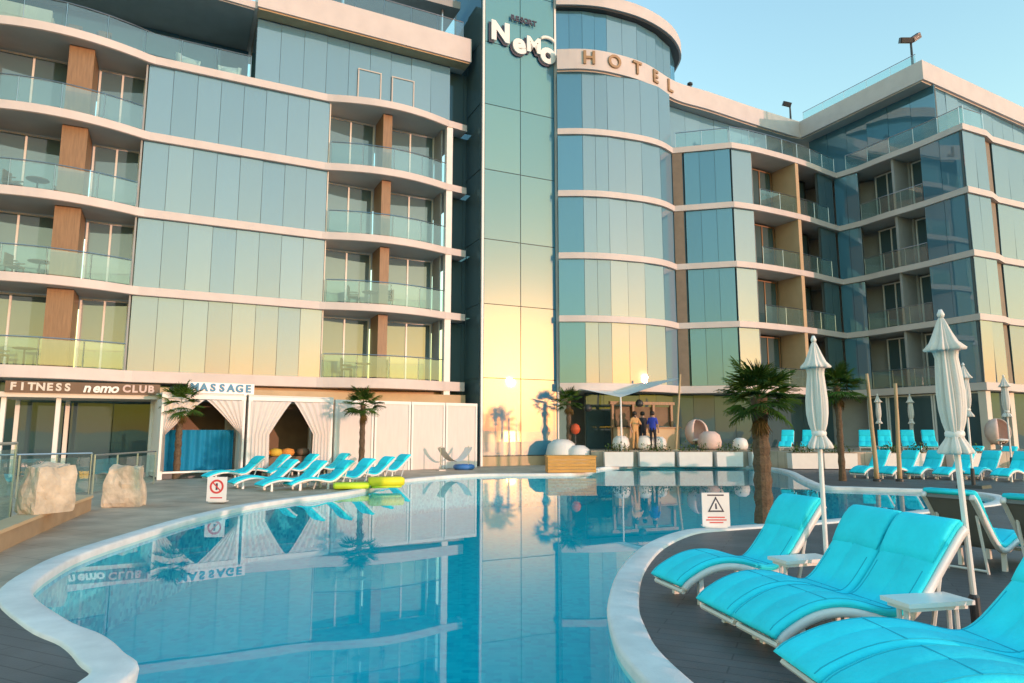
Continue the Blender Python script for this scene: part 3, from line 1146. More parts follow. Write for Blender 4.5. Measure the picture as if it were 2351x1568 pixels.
def make_lounger():
    t = thing('sun_lounger', 'lounger', 'sun lounger')
    sec = [(-LW, 0.0), (-LW - 0.016, 0.018), (-LW - 0.006, 0.038), (-LW + 0.03, 0.048), (-0.012, 0.052), (0, 0.046), (0.012, 0.052),
           (LW - 0.03, 0.048), (LW + 0.006, 0.038), (LW + 0.016, 0.018), (LW, 0.0)]
    mb = MB().add(*sweep_section(FINE, sec, 0, len(FINE), 0.004))
    mb.build('sling_pad', 'sling', t, True)
    for y in (-LW + 0.035, LW - 0.035):
        MB().add(*sweep_section(FINE, [(y - 0.006, 0.049), (y, 0.0575), (y + 0.006, 0.049)], 1, len(FINE) - 7)).build('seam', 'sling_seam', t)
    for i in (9, 18):
        tt, nrm = prof_frame(i, FINE)
        a_ = FINE[i] + nrm * 0.055
        MB().tube([a_ + Vector((0, -LW + 0.03, -0.002)), a_ + Vector((0, LW - 0.03, -0.002))], 0.005, 5).build('seam', 'sling_seam', t)
    # head pillow, a thicker fold at the top of the back
    sec2 = [(-LW - 0.01, 0.048), (-LW + 0.0, 0.085), (-LW + 0.05, 0.095), (LW - 0.05, 0.095), (LW, 0.085), (LW + 0.01, 0.048)]
    vs, fs = [], []
    idx = list(range(len(FINE) - 7, len(FINE)))
    prof = [0.15, 0.6, 0.9, 1.0, 0.9, 0.6, 0.15]
    for i, pr in zip(idx, prof):
        tt, nrm = prof_frame(i, FINE)
        for (y, h) in sec2:
            hh = 0.046 + (h - 0.046) * pr
            vs.append(FINE[i] + nrm * hh + Vector((0, y, 0)))
    m = len(sec2)
    for i in range(len(idx) - 1):
        for j in range(m):
            j2 = (j + 1) % m
            fs.append((i * m + j, i * m + j2, (i + 1) * m + j2, (i + 1) * m + j))
    fs += [tuple(range(m)), tuple(range(len(idx) * m - 1, (len(idx) - 1) * m - 1, -1))]
    MB().add(vs, fs).build('head_pillow', 'sling', t, True)
    # grey backing cloth behind the backrest
    sec3 = [(-LW + 0.03, -0.05), (LW - 0.03, -0.05), (LW - 0.03, -0.004), (-LW + 0.03, -0.004)]
    MB().add(*sweep_section(FINE, sec3, 20, len(FINE) - 1)).build('back_cloth', 'sling_back', t)
    # white moulded side rails
    for s in (-1, 1):
        y = s * (LW - 0.005)
        sec4 = [(y - 0.022, -0.06), (y + 0.022, -0.06), (y + 0.026, -0.03), (y + 0.022, 0.002), (y - 0.022, 0.002), (y - 0.026, -0.03)]
        r = MB().add(*sweep_section(FINE, sec4)).build('side_rail', 'white_frame', t, True)
    for x, zt_ in ((0.21, 0.225), (0.9, 0.195)):
        for s in (-1, 1):
            MB().box((x, s * (LW - 0.03), zt_ / 2), (0.05, 0.045, zt_), 0, 0.85).build('leg', 'white_frame', t)
    for s in (-1, 1):
        MB().tube([(1.40, s * (LW - 0.05), 0.64), (1.24, s * (LW - 0.05), 0.0)], 0.017, 6).build('back_strut', 'white_frame', t)
    for x, z, r, w in ((0.02, 0.13, 0.022, LW), (1.53, 0.825, 0.02, LW), (1.25, 0.03, 0.014, LW - 0.05)):
        MB().tube([(x, -w, z), (x, w, z)], r, 6).build('cross_bar', 'white_frame', t)
    return t


lounger0 = make_lounger()
first = [True]


def put_lounger(loc, rz, label, group=None, scale=None):
    o = lounger0 if first[0] else copy_tree(lounger0)
    first[0] = False
    place(o, loc, rz, label, scale=scale)
    if group:
        o['group'] = group
    elif 'group' in o:
        del o['group']
    return o


def along(th):
    return Vector((math.cos(th), math.sin(th), 0)), Vector((-math.sin(th), math.cos(th), 0))


G1 = 'turquoise loungers on the grey deck by the pool edge'
THA, THB, THC = R(16), R(12), R(4)
EB, QB = along(THB)
EC, QC = along(THC)
A0 = Vector((1.44, 6.48, 0))
B0 = Vector((1.65, 5.23, 0))
C0 = Vector((1.69, 4.17, 0))
put_lounger(A0, THA, 'turquoise lounger standing singly on grey deck beside the palm trunk and warning board', G1)
put_lounger(B0 + QB * 0.277, THB, 'turquoise lounger of the middle pair on grey deck, on the palm side', G1)
put_lounger(B0 - QB * 0.277, THB, 'turquoise lounger of the middle pair on grey deck, with white table at its side', G1)
lc1 = put_lounger(C0, THC, 'turquoise lounger just past the parasol table, inner one of the pair farthest from the palm', G1)
lc2 = put_lounger(C0 - QC * 0.56, THC, 'turquoise lounger on grey deck farthest from the palm, outermost of the row', G1)
for o in (lc1, lc2):
    o.scale = (1.24, 1.0, 0.96)
G2 = 'loungers turned the other way behind the poolside row'
put_lounger(Vector((6.55, 7.75, 0)), R(212), 'turquoise lounger turned away from the pool row showing its grey back cloth', G2)
put_lounger(Vector((6.15, 8.45, 0)), R(212), 'turquoise lounger turned away from the pool row showing its grey back cloth', G2)
put_lounger(Vector((6.9, 6.7, 0)), R(212), 'turquoise lounger turned away from the pool row showing its grey back cloth', G2)
# loungers on the far deck across the water channel
G3 = 'turquoise loungers on the far deck across the channel'
for u, v, rz in ((1968, 1098, 30), (2032, 1100, 28), (2096, 1100, 30), (2160, 1102, 26), (2228, 1102, 30), (2296, 1106, 27),
                 (1990, 1072, 32), (2060, 1074, 30), (2130, 1074, 28), (2205, 1074, 30), (2280, 1076, 28), (2350, 1078, 30)):
    p = gp(u, v)
    put_lounger(Vector((p.x, p.y, 0)), R(rz), 'turquoise lounger in the rows on the far deck behind the two wooden poles', G3)
G4 = 'loungers on the raised terrace'
for k, u in enumerate((1800, 1850, 1985, 2030, 2085, 2135)):
    Y = 30.2
    p = ap(u, 990, Y)
    put_lounger(Vector((p.x, p.y, TERR_Z)), R(62), 'small turquoise lounger on the raised terrace under the right wing', G4)
G5 = 'loungers beside the cabanas'
for u, v, rz in ((470, 1106, 42), (530, 1122, 38), (594, 1128, 40), (660, 1126, 38), (724, 1118, 42), (778, 1108, 38), (830, 1097, 40), (540, 1098, 40), (612, 1096, 42), (690, 1092, 40)):
    p = gp(u, v)
    o = put_lounger(Vector((p.x, p.y, 0.004)), R(rz), 'turquoise lounger on the paved terrace in front of the white cabanas', G5)
    o.scale = (1.12, 1.15, 0.82)
# ================================================================== side tables
def side_table(loc, rz, label):
    t = thing('side_table', label, 'side table', loc, rz, 'white tables between the loungers')
    mb = MB().box((0, 0, 0.405), (0.52, 0.26, 0.03)).box((0, 0, 0.375), (0.46, 0.2, 0.03))
    mb.build('table_top', 'white_frame', t)
    for sx in (-1, 1):
        for sy in (-1, 1):
            MB().tube([(sx * 0.2, sy * 0.03, 0.36), (sx * 0.2, sy * 0.035, 0)], 0.016, 6).build('leg', 'white_frame', t)
    MB().box((0, 0, 0.14), (0.42, 0.09, 0.02)).build('shelf', 'white_frame', t)
    return t


# ================================================================== closed parasols
def lob(seed):
    rr = random.Random(seed)
    ph = [rr.uniform(0, 6.28) for _ in range(4)]
    return lambda an, i: 1 + 0.12 * math.cos(8 * an + ph[0] + i * 0.05) + 0.11 * math.cos(3 * an + ph[1] + i * 0.35) + 0.09 * math.cos(13 * an + ph[2] - i * 0.12) + 0.07 * math.cos(21 * an + ph[3] + i * 0.1) + 0.05 * math.cos(2 * an + ph[3] - i * 0.5)


def make_parasol(seed, H=2.42):
    t = thing('parasol', 'parasol', 'parasol')
    k = H / 2.42
    MB().tube([(0, 0, 0.05), (0, 0, H - 0.06)], 0.021, 10).build('pole', 'white_frame', t)
    prof = [(0.015, 2.42), (0.045, 2.37), (0.085, 2.29), (0.125, 2.22), (0.185, 2.17), (0.175, 2.155), (0.115, 2.16), (0.10, 2.10), (0.115, 1.98), (0.13, 1.84), (0.128, 1.72),
            (0.11, 1.62), (0.085, 1.555), (0.075, 1.525), (0.095, 1.49), (0.14, 1.44), (0.165, 1.40), (0.15, 1.385), (0.06, 1.40)]
    prof = [(r * 0.64, z * k) for r, z in prof][::-1]
    MB().lathe(prof, 96, lobes=lob(seed)).build('canopy', 'canvas', t, True)
    MB().lathe([(0.058, 1.505 * k), (0.066, 1.52 * k), (0.066, 1.54 * k), (0.058, 1.555 * k)], 16).build('tie', 'white_frame', t, True)
    MB().lathe([(0.02, 2.41 * k), (0.028, 2.43 * k), (0.012, 2.47 * k)], 10).build('finial', 'white_frame', t, True)
    mb = MB().box((0, 0, 0.03), (0.46, 0.46, 0.06), 0.4, 0.94)
    mb.build('base', 'dark_metal', t)
    MB().lathe([(0.036, 0.06), (0.036, 0.36), (0.024, 0.38)], 10).build('socket', 'dark_metal', t)
    return t


par = [make_parasol(1), make_parasol(5)]
U1 = Vector((3.36, 5.08, 0))
U2 = Vector((2.93, 6.48, 0))
place(par[0], U1, 0.3, 'closed white parasol rising between the middle and nearest pairs of poolside loungers', 'closed parasols')
place(par[1], U2, 1.1, 'closed white parasol beside the single lounger and the palm', 'closed parasols')
par[0].rotation_euler = (0, R(-2.4), 0.3)
side_table(Vector((2.84, 4.80, 0)), THB, 'small white table at the foot of the parasol between two lounger pairs')
side_table(Vector((2.62, 6.30, 0)), THA, 'small white table beside the single lounger by the palm')


def more_parasol(u, vtop, vbase, z, label, src=0):
    p = gp(u, vbase, z)
    o = copy_tree(par[src])
    place(o, Vector((p.x, p.y, z)), random.uniform(0, 6), label, 'closed parasols')
    h = ap(u, vtop, p.y).z - z
    o.scale = (h / 2.45, h / 2.45, h / 2.45)
    return o


more_parasol(2236, 835, 1120, 0, 'closed white parasol on the far deck directly past the big parasol', 1)
more_parasol(2025, 905, 1062, 0, 'slim closed parasol next to the wooden poles on the far deck', 0)
more_parasol(2100, 906, 1062, 0, 'slim closed parasol with pale pink lower hem on far deck', 1)
more_parasol(2325, 862, 1085, 0, 'closed parasol near the lit end wall of the right wing', 0)

# ================================================================== palms
def fan_leaf(seed, blade=0.50, stalk=0.46, nseg=24, spread=185, droop=0.25):
    """one fan leaf: stalk along +x then a fan of narrow folded blades"""
    rr = random.Random(seed)
    mb = MB()
    pts = []
    for k in range(6):
        t = k / 5
        pts.append((stalk * t, 0, -droop * 0.35 * stalk * t * t))
    mb.tube(pts, [0.014, 0.012, 0.011, 0.010, 0.009, 0.008], 5)
    bx, bz = pts[-1][0], pts[-1][2]
    for i in range(nseg):
        a = R(-spread / 2 + spread * i / (nseg - 1) + rr.uniform(-3, 3))
        L = blade * (0.72 + 0.28 * math.cos(a * 0.9)) * rr.uniform(0.86, 1.06)
        dx, dy = math.cos(a), math.sin(a)
        w = 0.018
        prev = None
        vs = []
        for k, (t, ww) in enumerate(((0.0, 0.35), (0.3, 1.0), (0.62, 0.85), (0.85, 0.5), (1.0, 0.06))):
            z = bz - droop * L * (t ** 2) * rr.uniform(0.8, 1.3) - (0.25 * L * max(0, t - 0.6) ** 1.2 if rr.random() < 0.5 else 0)
            cx, cy = bx + dx * L * t, dy * L * t
            vs += [(cx - dy * w * ww, cy + dx * w * ww, z - 0.006), (cx, cy, z + 0.006), (cx + dy * w * ww, cy - dx * w * ww, z - 0.006)]
        fs = []
        for k in range(4):
            o = k * 3
            fs += [(o, o + 3, o + 4, o + 1), (o + 1, o + 4, o + 5, o + 2)]
        mb.add(vs, fs)
    return mb


LEAVES = {}


def leaf_mesh(kind, seed):
    key = (kind, seed)
    if key not in LEAVES:
        if kind == 'green':
            LEAVES[key] = fan_leaf(seed).mesh('frond', 'palm_leaf')
        else:
            LEAVES[key] = fan_leaf(seed + 50, 0.34, 0.35, 11, 90, 0.9).mesh('dead_frond', 'palm_dry')
    return LEAVES[key]


def palm(loc, h, label, r0=0.15, r1=0.11, scale=1.0, n=26, lean=(0, 0), seed=1, dry=7):
    t = thing('palm_tree', label, 'palm tree', loc, 0, 'small fan palms round the pool')
    rr = random.Random(seed)
    pts, rad = [], []
    m = 15
    for k in range(m + 1):
        f = k / m
        pts.append((lean[0] * f * f, lean[1] * f * f, h * f))
        rad.append((r0 + (r1 - r0) * f) * (1.12 if k % 2 else 0.93) * (1.25 if k == 0 else 1))
    MB().tube(pts, rad, 12).build('trunk', 'palm_trunk', t, False)
    # shaggy leaf bases under the crown
    mb = MB()
    for k in range(60):
        a = rr.uniform(0, 2 * PI)
        z = h * rr.uniform(0.25, 1.0) if k > 30 else h * rr.uniform(0.82, 1.02)
        f = z / h
        r = (r0 + (r1 - r0) * f)
        c, s_ = math.cos(a), math.sin(a)
        bx, by = lean[0] * f * f + c * r * 0.9, lean[1] * f * f + s_ * r * 0.9
        L = rr.uniform(0.06, 0.16)
        mb.add([(bx - s_ * 0.02, by + c * 0.02, z), (bx + s_ * 0.02, by - c * 0.02, z), (bx + c * 0.05, by + s_ * 0.05, z + L)], [(0, 1, 2)])
    o = mb.build('leaf_bases', 'palm_trunk', t)
    o['kind'] = 'stuff'
    top = Vector((lean[0], lean[1], h))
    for k in range(n):
        kind = 'green'
        f = k / n
        el = R(78 - 105 * f + rr.uniform(-8, 8))
        az = k * 2.39996 + rr.uniform(-0.2, 0.2)
        o = bpy.data.objects.new('frond', leaf_mesh('green', k % 5))
        C.objects.link(o)
        o.parent = t
        o.location = top + Vector((0, 0, 0.03 - 0.12 * f))
        o.rotation_euler = (rr.uniform(-0.3, 0.3), -el, az)
        sc = scale * rr.uniform(0.8, 1.1)
        o.scale = (sc, sc, sc)
    for k in range(dry):
        o = bpy.data.objects.new('dead_frond', leaf_mesh('dry', k % 3))
        C.objects.link(o)
        o.parent = t
        o.location = top + Vector((0, 0, -0.12))
        o.rotation_euler = (rr.uniform(-0.3, 0.3), R(rr.uniform(38, 66)), rr.uniform(0, 6.28))
        sc = scale * rr.uniform(0.7, 0.95)
        o.scale = (sc, sc, sc)
    return t


p = gp(1756, 1201)
palm((p.x, p.y, 0), 2.12, 'stout fan palm with thick dark trunk at the peninsula edge by the warning board', 0.15, 0.13, 0.80, 40, seed=3)
p = gp(1935, 1104)
palm((p.x, p.y, 0), 2.95, 'slender fan palm on the far deck next to the leaning wooden pole', 0.10, 0.085, 0.9, 34, seed=4)
p = gp(829, 1090)
palm((p.x, p.y, 0), 2.5, 'thin fan palm in front of the plain white wall panels', 0.11, 0.09, 0.85, 24, seed=6, dry=6)
p = gp(404, 1100)
palm((p.x, p.y, 0), 2.45, 'fan palm growing against the cabana with the blue curtain', 0.11, 0.09, 0.85, 24, seed=8, dry=8)
p = ap(1306, 990, 30.9)
palm((p.x, p.y, 0.0), 2.9, 'small fan palm between the glass tower and the shade sail', 0.12, 0.10, 0.8, 18, seed=11, dry=8)

# ================================================================== cabanas and white wall panels
CP0, CP1 = V2(-11.4, 21.9), V2(-1.46, 29.3)
CD = (CP1 - CP0).normalized()
CN = Vector((CD.y, -CD.x, 0))
CRZ = math.atan2(CD.y, CD.x)
CH = 2.62


def at_cab(u):
    k = (u - CU) / FPX
    # X = k*Y on the line
    t = (k * CP0.y - CP0.x) / (CD.x - k * CD.y)
    return t


def cabana(u0, u1, label, spread, blue, apex):
    t0, t1 = at_cab(u0), at_cab(u1)
    w = t1 - t0
    o = CP0 + CD * (t0 + t1) / 2
    t = thing('cabana', label, 'cabana', (o.x, o.y, 0.004), CRZ, 'curtained cabanas')
    dp = 2.2
    for sx in (-1, 1):
        for y in (0.06, dp - 0.06):
            MB().box((sx * (w / 2 - 0.09), y, CH / 2), (0.14, 0.12, CH)).build('post', 'white_paint', t)
    MB().box((0, 0.06, CH + 0.06), (w - 0.03, 0.14, 0.14)).build('beam', 'white_paint', t)
    MB().box((0, dp - 0.06, CH + 0.06), (w - 0.03, 0.14, 0.14)).build('beam', 'white_paint', t)
    MB().box((0, dp / 2, CH + 0.16), (w - 0.03, dp, 0.05)).build('roof', 'canvas', t)
    # side curtains
    for sx in (-1, 1):
        x = sx * (w / 2 - 0.10)
        MB().grid(lambda a, b: (x + 0.03 * math.sin(a * 40), 0.14 + a * (dp - 0.3), 0.05 + b * (CH - 0.06)), 40, 2).build('side_curtain', 'curtain', t, True)
    MB().box((0, dp - 0.02, CH / 2 + 0.2), (w - 0.3, 0.03, CH - 0.45)).build('back_panel', 'cabana_brown', t)
    MB().box((0, dp / 2, 0.10), (w - 0.2, dp - 0.2, 0.18)).build('floor_platform', 'dark_metal', t)
    MB().box((0, 0.02, 0.22), (w - 0.32, 0.1, 0.06)).build('sill', 'white_paint', t)
    # front curtains drawn apart and tied to the posts
    for sx in (-1, 1):
        def f(a, b, sx=sx):
            z = CH - 0.03 - b * (CH - 0.30)
            tie = 0.50
            if b < tie:
                q = (b / tie) ** 0.9
                inner = apex * w * 0.5 * (1 - q) + (spread * (w / 2 - 0.12)) * q
            else:
                inner = spread * (w / 2 - 0.12) - 0.05 * (b - tie)
            outer = w / 2 - 0.1
            x = sx * (inner + (outer - inner) * a)
            y = -0.035 + 0.045 * math.sin(a * 34) * (0.6 + 0.4 * b)
            return (x, y, z)
        MB().grid(f, 60, 26).build('front_curtain', 'curtain', t, True)
    if blue:
        def g(a, b):
            return (-(w / 2 - 0.22) + a * (w - 0.44), 0.55 + 0.04 * math.sin(a * 46), 0.24 + b * 1.35)
        MB().grid(g, 80, 3).build('inner_curtain', 'curtain_blue', t, True)
    else:
        MB().box((0, 1.2, 0.42), (w - 0.7, 1.2, 0.42)).build('day_bed', 'cabana_brown', t)
        for k, (x, m_) in enumerate(((-0.75, 'orange_cloth'), (-0.3, 'yellow_cloth'), (0.15, 'orange_cloth'), (0.72, 'cabana_brown'))):
            MB().lathe([(0.02, 0.0), (0.2, 0.03), (0.25, 0.14), (0.2, 0.26), (0.02, 0.3)], 14).build('cushion', m_, t, True, loc=(x, 0.75, 0.63))
    return t


cabana(373, 568, 'white cabana with deep blue curtain hung inside its wide opening', 0.96, True, 0.02)
cabana(572, 768, 'white cabana with narrow curtain gap over orange and yellow cushions', 0.55, False, 0.03)
tA, tB = at_cab(771), at_cab(1097)
wlab = ['plain white wall panel next to the cushion cabana', 'plain white wall panel directly behind the thin palm', 'plain white wall panel second from the glass tower', 'plain white wall panel touching the glass tower']
for k in range(4):
    a, b = tA + (tB - tA) * k / 4, tA + (tB - tA) * (k + 1) / 4
    o = CP0 + CD * (a + b) / 2
    t = thing('screen_wall', wlab[k], 'wall panel', (o.x, o.y, 0.004), CRZ, 'white screen wall')
    w = b - a - 0.03
    MB().box((0, 0.08, CH / 2), (w, 0.10, CH - 0.02)).build('panel', 'curtain', t)
    MB().box((0, 0.08, CH + 0.05), (w, 0.16, 0.12)).build('cap', 'white_paint', t)
    for sx in (-1, 1):
        MB().box((sx * (w / 2 - 0.05), 0.02, CH / 2), (0.08, 0.06, CH - 0.02)).build('batten', 'white_paint', t)
# white hammock chair by the wall
tt = at_cab(1020)
o = CP0 + CD * tt + CN * 0.9
t = thing('sling_seat', 'white cloth sling seat hung on thin posts before the white wall', 'hammock', (o.x, o.y, 0.004), CRZ)
for sx in (-1, 1):
    MB().tube([(sx * 0.66, 0, 0), (sx * 0.66, 0, 0.95)], 0.022, 6).build('post', 'steel', t)
    MB().box((sx * 0.66, 0, 0.015), (0.3, 0.3, 0.03)).build('foot', 'steel', t)
MB().grid(lambda a, b: (-0.66 + 1.32 * a, -0.28 + 0.56 * b, 0.9 - 0.55 * math.sin(PI * a) ** 0.8 + 0.02 * math.sin(b * 12)), 20, 6).build('cloth', 'canvas', t, True)

# massage sign on the cabana roof
o = CP0 + CD * at_cab(512) + CN * -0.1
t = thing('massage_sign', 'blue MASSAGE lettering on white board over the first cabana', 'sign', (o.x, o.y, 2.81), CRZ)
MB().box((0, 0.05, 0.2), (2.15, 0.05, 0.36)).build('board', 'sign_white', t)
for sx in (-0.8, 0.8):
    MB().box((sx, 0.08, 0.01), (0.06, 0.05, 0.05)).build('bracket', 'steel', t)
for k, ch in enumerate('MASSAGE'):
    letter('letter', ch, 0.36, (-0.87 + k * 0.29, -0.0, 0.2), 0, 'sign_blue', t, 0.03, 0.012)

# dark speaker box on the wall above the palm
o = ap(405, 905, 23.6)
t = thing('wall_speaker', 'dark loudspeaker box high above the palm at the blue cabana', 'speaker', (o.x, o.y, 0.0))
MB().tube([(0, 0.1, 0), (0, 0.1, o.z - 0.1)], 0.045, 8).build('pole', 'dark_metal', t)
MB().box((0, 0, o.z), (0.5, 0.36, 0.5), 0.3, 0.8).build('cabinet', 'dark_metal', t)
MB().lathe([(0.17, 0), (0.17, 0.02), (0.08, 0.03)], 14).build('grille', 'sling_back', t, loc=(0.06, -0.2, o.z - 0.02)).rotation_euler = (PI / 2, 0, 0.3)

# ================================================================== fitness club canopy
o = ap(190, 1000, 22.2)
FRZ = WRZ
t = thing('club_canopy', 'flat roofed glass entrance canopy with brown fascia under the left wing', 'canopy', (o.x, o.y, 0.004), FRZ)
hw = 2.3
zf = 2.62
for x in (-hw + 0.1, -0.75, hw - 0.15):
    for y in (0.1, 2.3):
        MB().box((x, y, zf / 2), (0.13, 0.13, zf)).build('post', 'white_paint', t)
MB().box((0, 1.2, zf + 0.08), (hw * 2 + 0.2, 2.7, 0.16)).build('roof', 'wall_cream', t)
MB().box((0, -0.2, zf + 0.32), (hw * 2 - 0.3, 0.08, 0.36)).build('fascia', 'sign_brown', t)
for x in (-1.5, 0.0, 1.3):
    MB().box((x, 2.3, zf / 2), (1.28, 0.03, zf - 0.1)).build('pane', 'dark_glass', t)
t2 = thing('club_sign', 'fitness club lettering in pale and pink capitals on the brown fascia', 'sign', (o.x - 0.0, o.y, 0.004), FRZ)
for body, x, sz, m_, sh in (('FITNESS', -1.22, 0.33, 'wall_cream', 0), ('nemo', 0.42, 0.42, 'letter_white', 0.2), ('CLUB', 1.52, 0.33, 'chair_pink', 0)):
    for k, ch in enumerate(body):
        stp = 0.24 if sz < 0.4 else 0.26
        letter('letter', ch, sz, (x + (k - (len(body) - 1) / 2) * stp, -0.262, zf + 0.32), 0, m_, t2, 0.025, 0.014, shear=sh)
# glass balustrades on the terrace side
def balustrade(p, q, label, h=1.05, n=3, z=0.004):
    p, q = V2(p[0], p[1]), V2(q[0], q[1])
    d = q - p
    c = (p + q) / 2
    t = thing('glass_balustrade', label, 'balustrade', (c.x, c.y, z), math.atan2(d.y, d.x), 'glass balustrades by the club entrance')
    L = d.length
    MB().tube([(-L / 2, 0, h), (L / 2, 0, h)], 0.025, 8).build('handrail', 'steel', t)
    for k in range(n + 1):
        x = -L / 2 + L * k / n
        MB().tube([(x, 0, 0), (x, 0, h)], 0.022, 6).build('post', 'steel', t)
    for k in range(n):
        boxobj('glass_panel', (L / n - 0.08, 0.012, h - 0.16), (-L / 2 + L * (k + 0.5) / n, 0, h / 2 - 0.02), 0, 'rail_glass', t)
    return t


# ================================================================== planter wall with boulders on the left
wl = [V2(-5.9, 7.3), V2(-6.45, 8.6), V2(-7.4, 11.1), V2(-8.25, 13.5)]
wl = catmull(wl, 4, False)
wlb = [p + Vector((-0.34, 0.12, 0)) for p in wl]
t = thing('planter_wall', 'low brown stone wall edging the paved terrace beside the pool', 'wall', (-7.2, 10.5, 0.004))
iv = -Vector((-7.2, 10.5, 0.0))
MB().prism([p + iv for p in wl] + [p + iv for p in wlb[::-1]], 0.0, 0.25).build('wall_body', 'stone_cap', t)
wl2 = [p + Vector((0.04, -0.015, 0)) for p in wl]
wlb2 = [p + Vector((-0.04, 0.015, 0)) for p in wlb]
MB().prism([p + iv for p in wl2] + [p + iv for p in wlb2[::-1]], 0.252, 0.30).build('coping', 'wall_tan', t)
balustrade(wlb[0] + Vector((-0.5, 0.1, 0)), wlb[8] + Vector((-0.5, 0.1, 0)), 'glass balustrade panels directly behind the low brown stone wall', 1.35, 4)
balustrade(ap(-40, 1000, 15.5), ap(215, 1000, 17.0), 'glass balustrade in front of the club canopy posts', 1.0, 3)
balustrade(ap(222, 1000, 17.0), ap(360, 1000, 20.4), 'glass balustrade running from the boulder to the blue cabana', 0.95, 3)


def boulder(loc, size, label, seed, rz):
    rr = random.Random(seed)
    bm = bmesh.new()
    bmesh.ops.create_cube(bm, size=1.0)
    bmesh.ops.subdivide_edges(bm, edges=bm.edges[:], cuts=9, use_grid_fill=True)
    from mathutils import noise
    for v in bm.verts:
        p = v.co.copy()
        n_ = p.normalized() * 0.62
        p = p.lerp(n_, 0.2)
        d = noise.noise(p * 2.1 + Vector((seed * 3.1, 0, 0))) * 0.24 + abs(noise.noise(p * 5 + Vector((0, seed, 0)))) * 0.13 + noise.noise(p * 13) * 0.03
        p = p * (1 + d)
        k = 1.0 - 0.22 * max(0, p.z + 0.1)
        v.co = Vector((p.x * size[0] * k, p.y * size[1] * k, max(0, (p.z + 0.46)) * size[2]))
    me = bpy.data.meshes.new('boulder')
    bm.to_mesh(me)
    bm.free()
    me.materials.append(M['stone'])
    o = bpy.data.objects.new('boulder', me)
    C.objects.link(o)
    o.location = loc
    o.rotation_euler = (0, 0, rz)
    return tag(o, label, 'boulder', 'pale limestone boulders')


p = gp(272, 1164)
boulder((p.x, p.y + 0.2, 0.0), (0.66, 0.6, 0.82), 'pale limestone boulder on the paved terrace at the end of the brown wall', 2, 0.3)
p = ap(112, 1130, 10.6)
boulder((p.x - 0.12, p.y + 0.15, 0.30), (0.60, 0.5, 0.74), 'pale limestone boulder resting on top of the low brown wall', 5, 1.1)

# ================================================================== boards at the pool edge
def board(u, v0, v1, w_px, label, art):
    p = gp((u), v1)
    t = thing('notice_board', label, 'notice board', (p.x, p.y, 0.036), 0)
    h = ap(u, v0, p.y).z - 0.036
    w = w_px * (p.y * math.cos(PITCH)) / FPX
    o = MB().box((0, 0, h / 2 + 0.01), (w, 0.03, h - 0.02)).build('panel', 'sign_white', t)
    MB().box((0, 0.12, 0.01), (w * 0.8, 0.26, 0.02)).build('foot', 'white_frame', t)
    MB().tube([(0, 0.02, h * 0.8), (0, 0.24, 0.02)], 0.012, 6).build('prop', 'white_frame', t)
    y = -0.0185
    if art == 'no':
        mb = MB()
        n_ = 28
        for r0, r1 in ((w * 0.26, w * 0.36),):
            vs, fs = [], []
            for k in range(n_):
                a = 2 * PI * k / n_
                vs += [(r0 * math.cos(a), y, h * 0.62 + r0 * math.sin(a)), (r1 * math.cos(a), y, h * 0.62 + r1 * math.sin(a))]
            for k in range(n_):
                j = (k + 1) % n_
                fs.append((2 * k, 2 * k + 1, 2 * j + 1, 2 * j))
            mb.add(vs, fs)
        mb.build('red_ring', 'sign_red', t)
        c = w * 0.3
        MB().add([(-c * 0.75, y - 0.001, h * 0.62 + c * 0.62), (-c * 0.6, y - 0.001, h * 0.62 + c * 0.78), (c * 0.75, y - 0.001, h * 0.62 - c * 0.62), (c * 0.6, y - 0.001, h * 0.62 - c * 0.78)], [(0, 1, 2, 3)]).build('red_bar', 'sign_red', t)
        MB().box((0, y + 0.002, h * 0.62), (w * 0.10, 0.004, w * 0.34)).build('diver_mark', 'sign_dark', t)
        MB().box((0, y + 0.002, h * 0.18), (w * 0.62, 0.004, h * 0.05)).build('text_line', 'sign_red', t)
    else:
        # warning triangle with a slipping figure, red lines of text below
        zc_ = h * 0.62
        a = w * 0.30
        MB().add([(-a, y, zc_ - a * 0.7), (a, y, zc_ - a * 0.7), (0, y, zc_ + a * 1.15)], [(0, 1, 2)]).build('triangle', 'sign_dark', t)
        b = a * 0.72
        MB().add([(-b, y - 0.001, zc_ - b * 0.72), (b, y - 0.001, zc_ - b * 0.72), (0, y - 0.001, zc_ + b * 1.1)], [(0, 1, 2)]).build('triangle_field', 'sign_white', t)
        MB().add([(-b * .12, y - 0.002, zc_ - b * 0.5), (b * 0.2, y - 0.002, zc_ - b * 0.5), (b * 0.1, y - 0.002, zc_ + b * 0.5), (-b * 0.15, y - 0.002, zc_ + b * 0.4)], [(0, 1, 2, 3)]).build('figure_mark', 'sign_dark', t)
        for k, ww in enumerate((0.62, 0.74, 0.5)):
            MB().box((0, y + 0.002, h * (0.30 - 0.075 * k)), (w * ww, 0.004, h * 0.032)).build('text_line', 'sign_red', t)
        MB().box((0, y + 0.002, h * 0.93), (w * 0.6, 0.004, h * 0.04)).build('text_line', 'sign_dark', t)
    return t


board(496, 1095, 1157, 44, 'white notice board with red ring at the pool edge by the cabanas', 'no')
board(1645, 1131, 1217, 62, 'white notice board with dark warning triangle at the peninsula coping', 'tri')

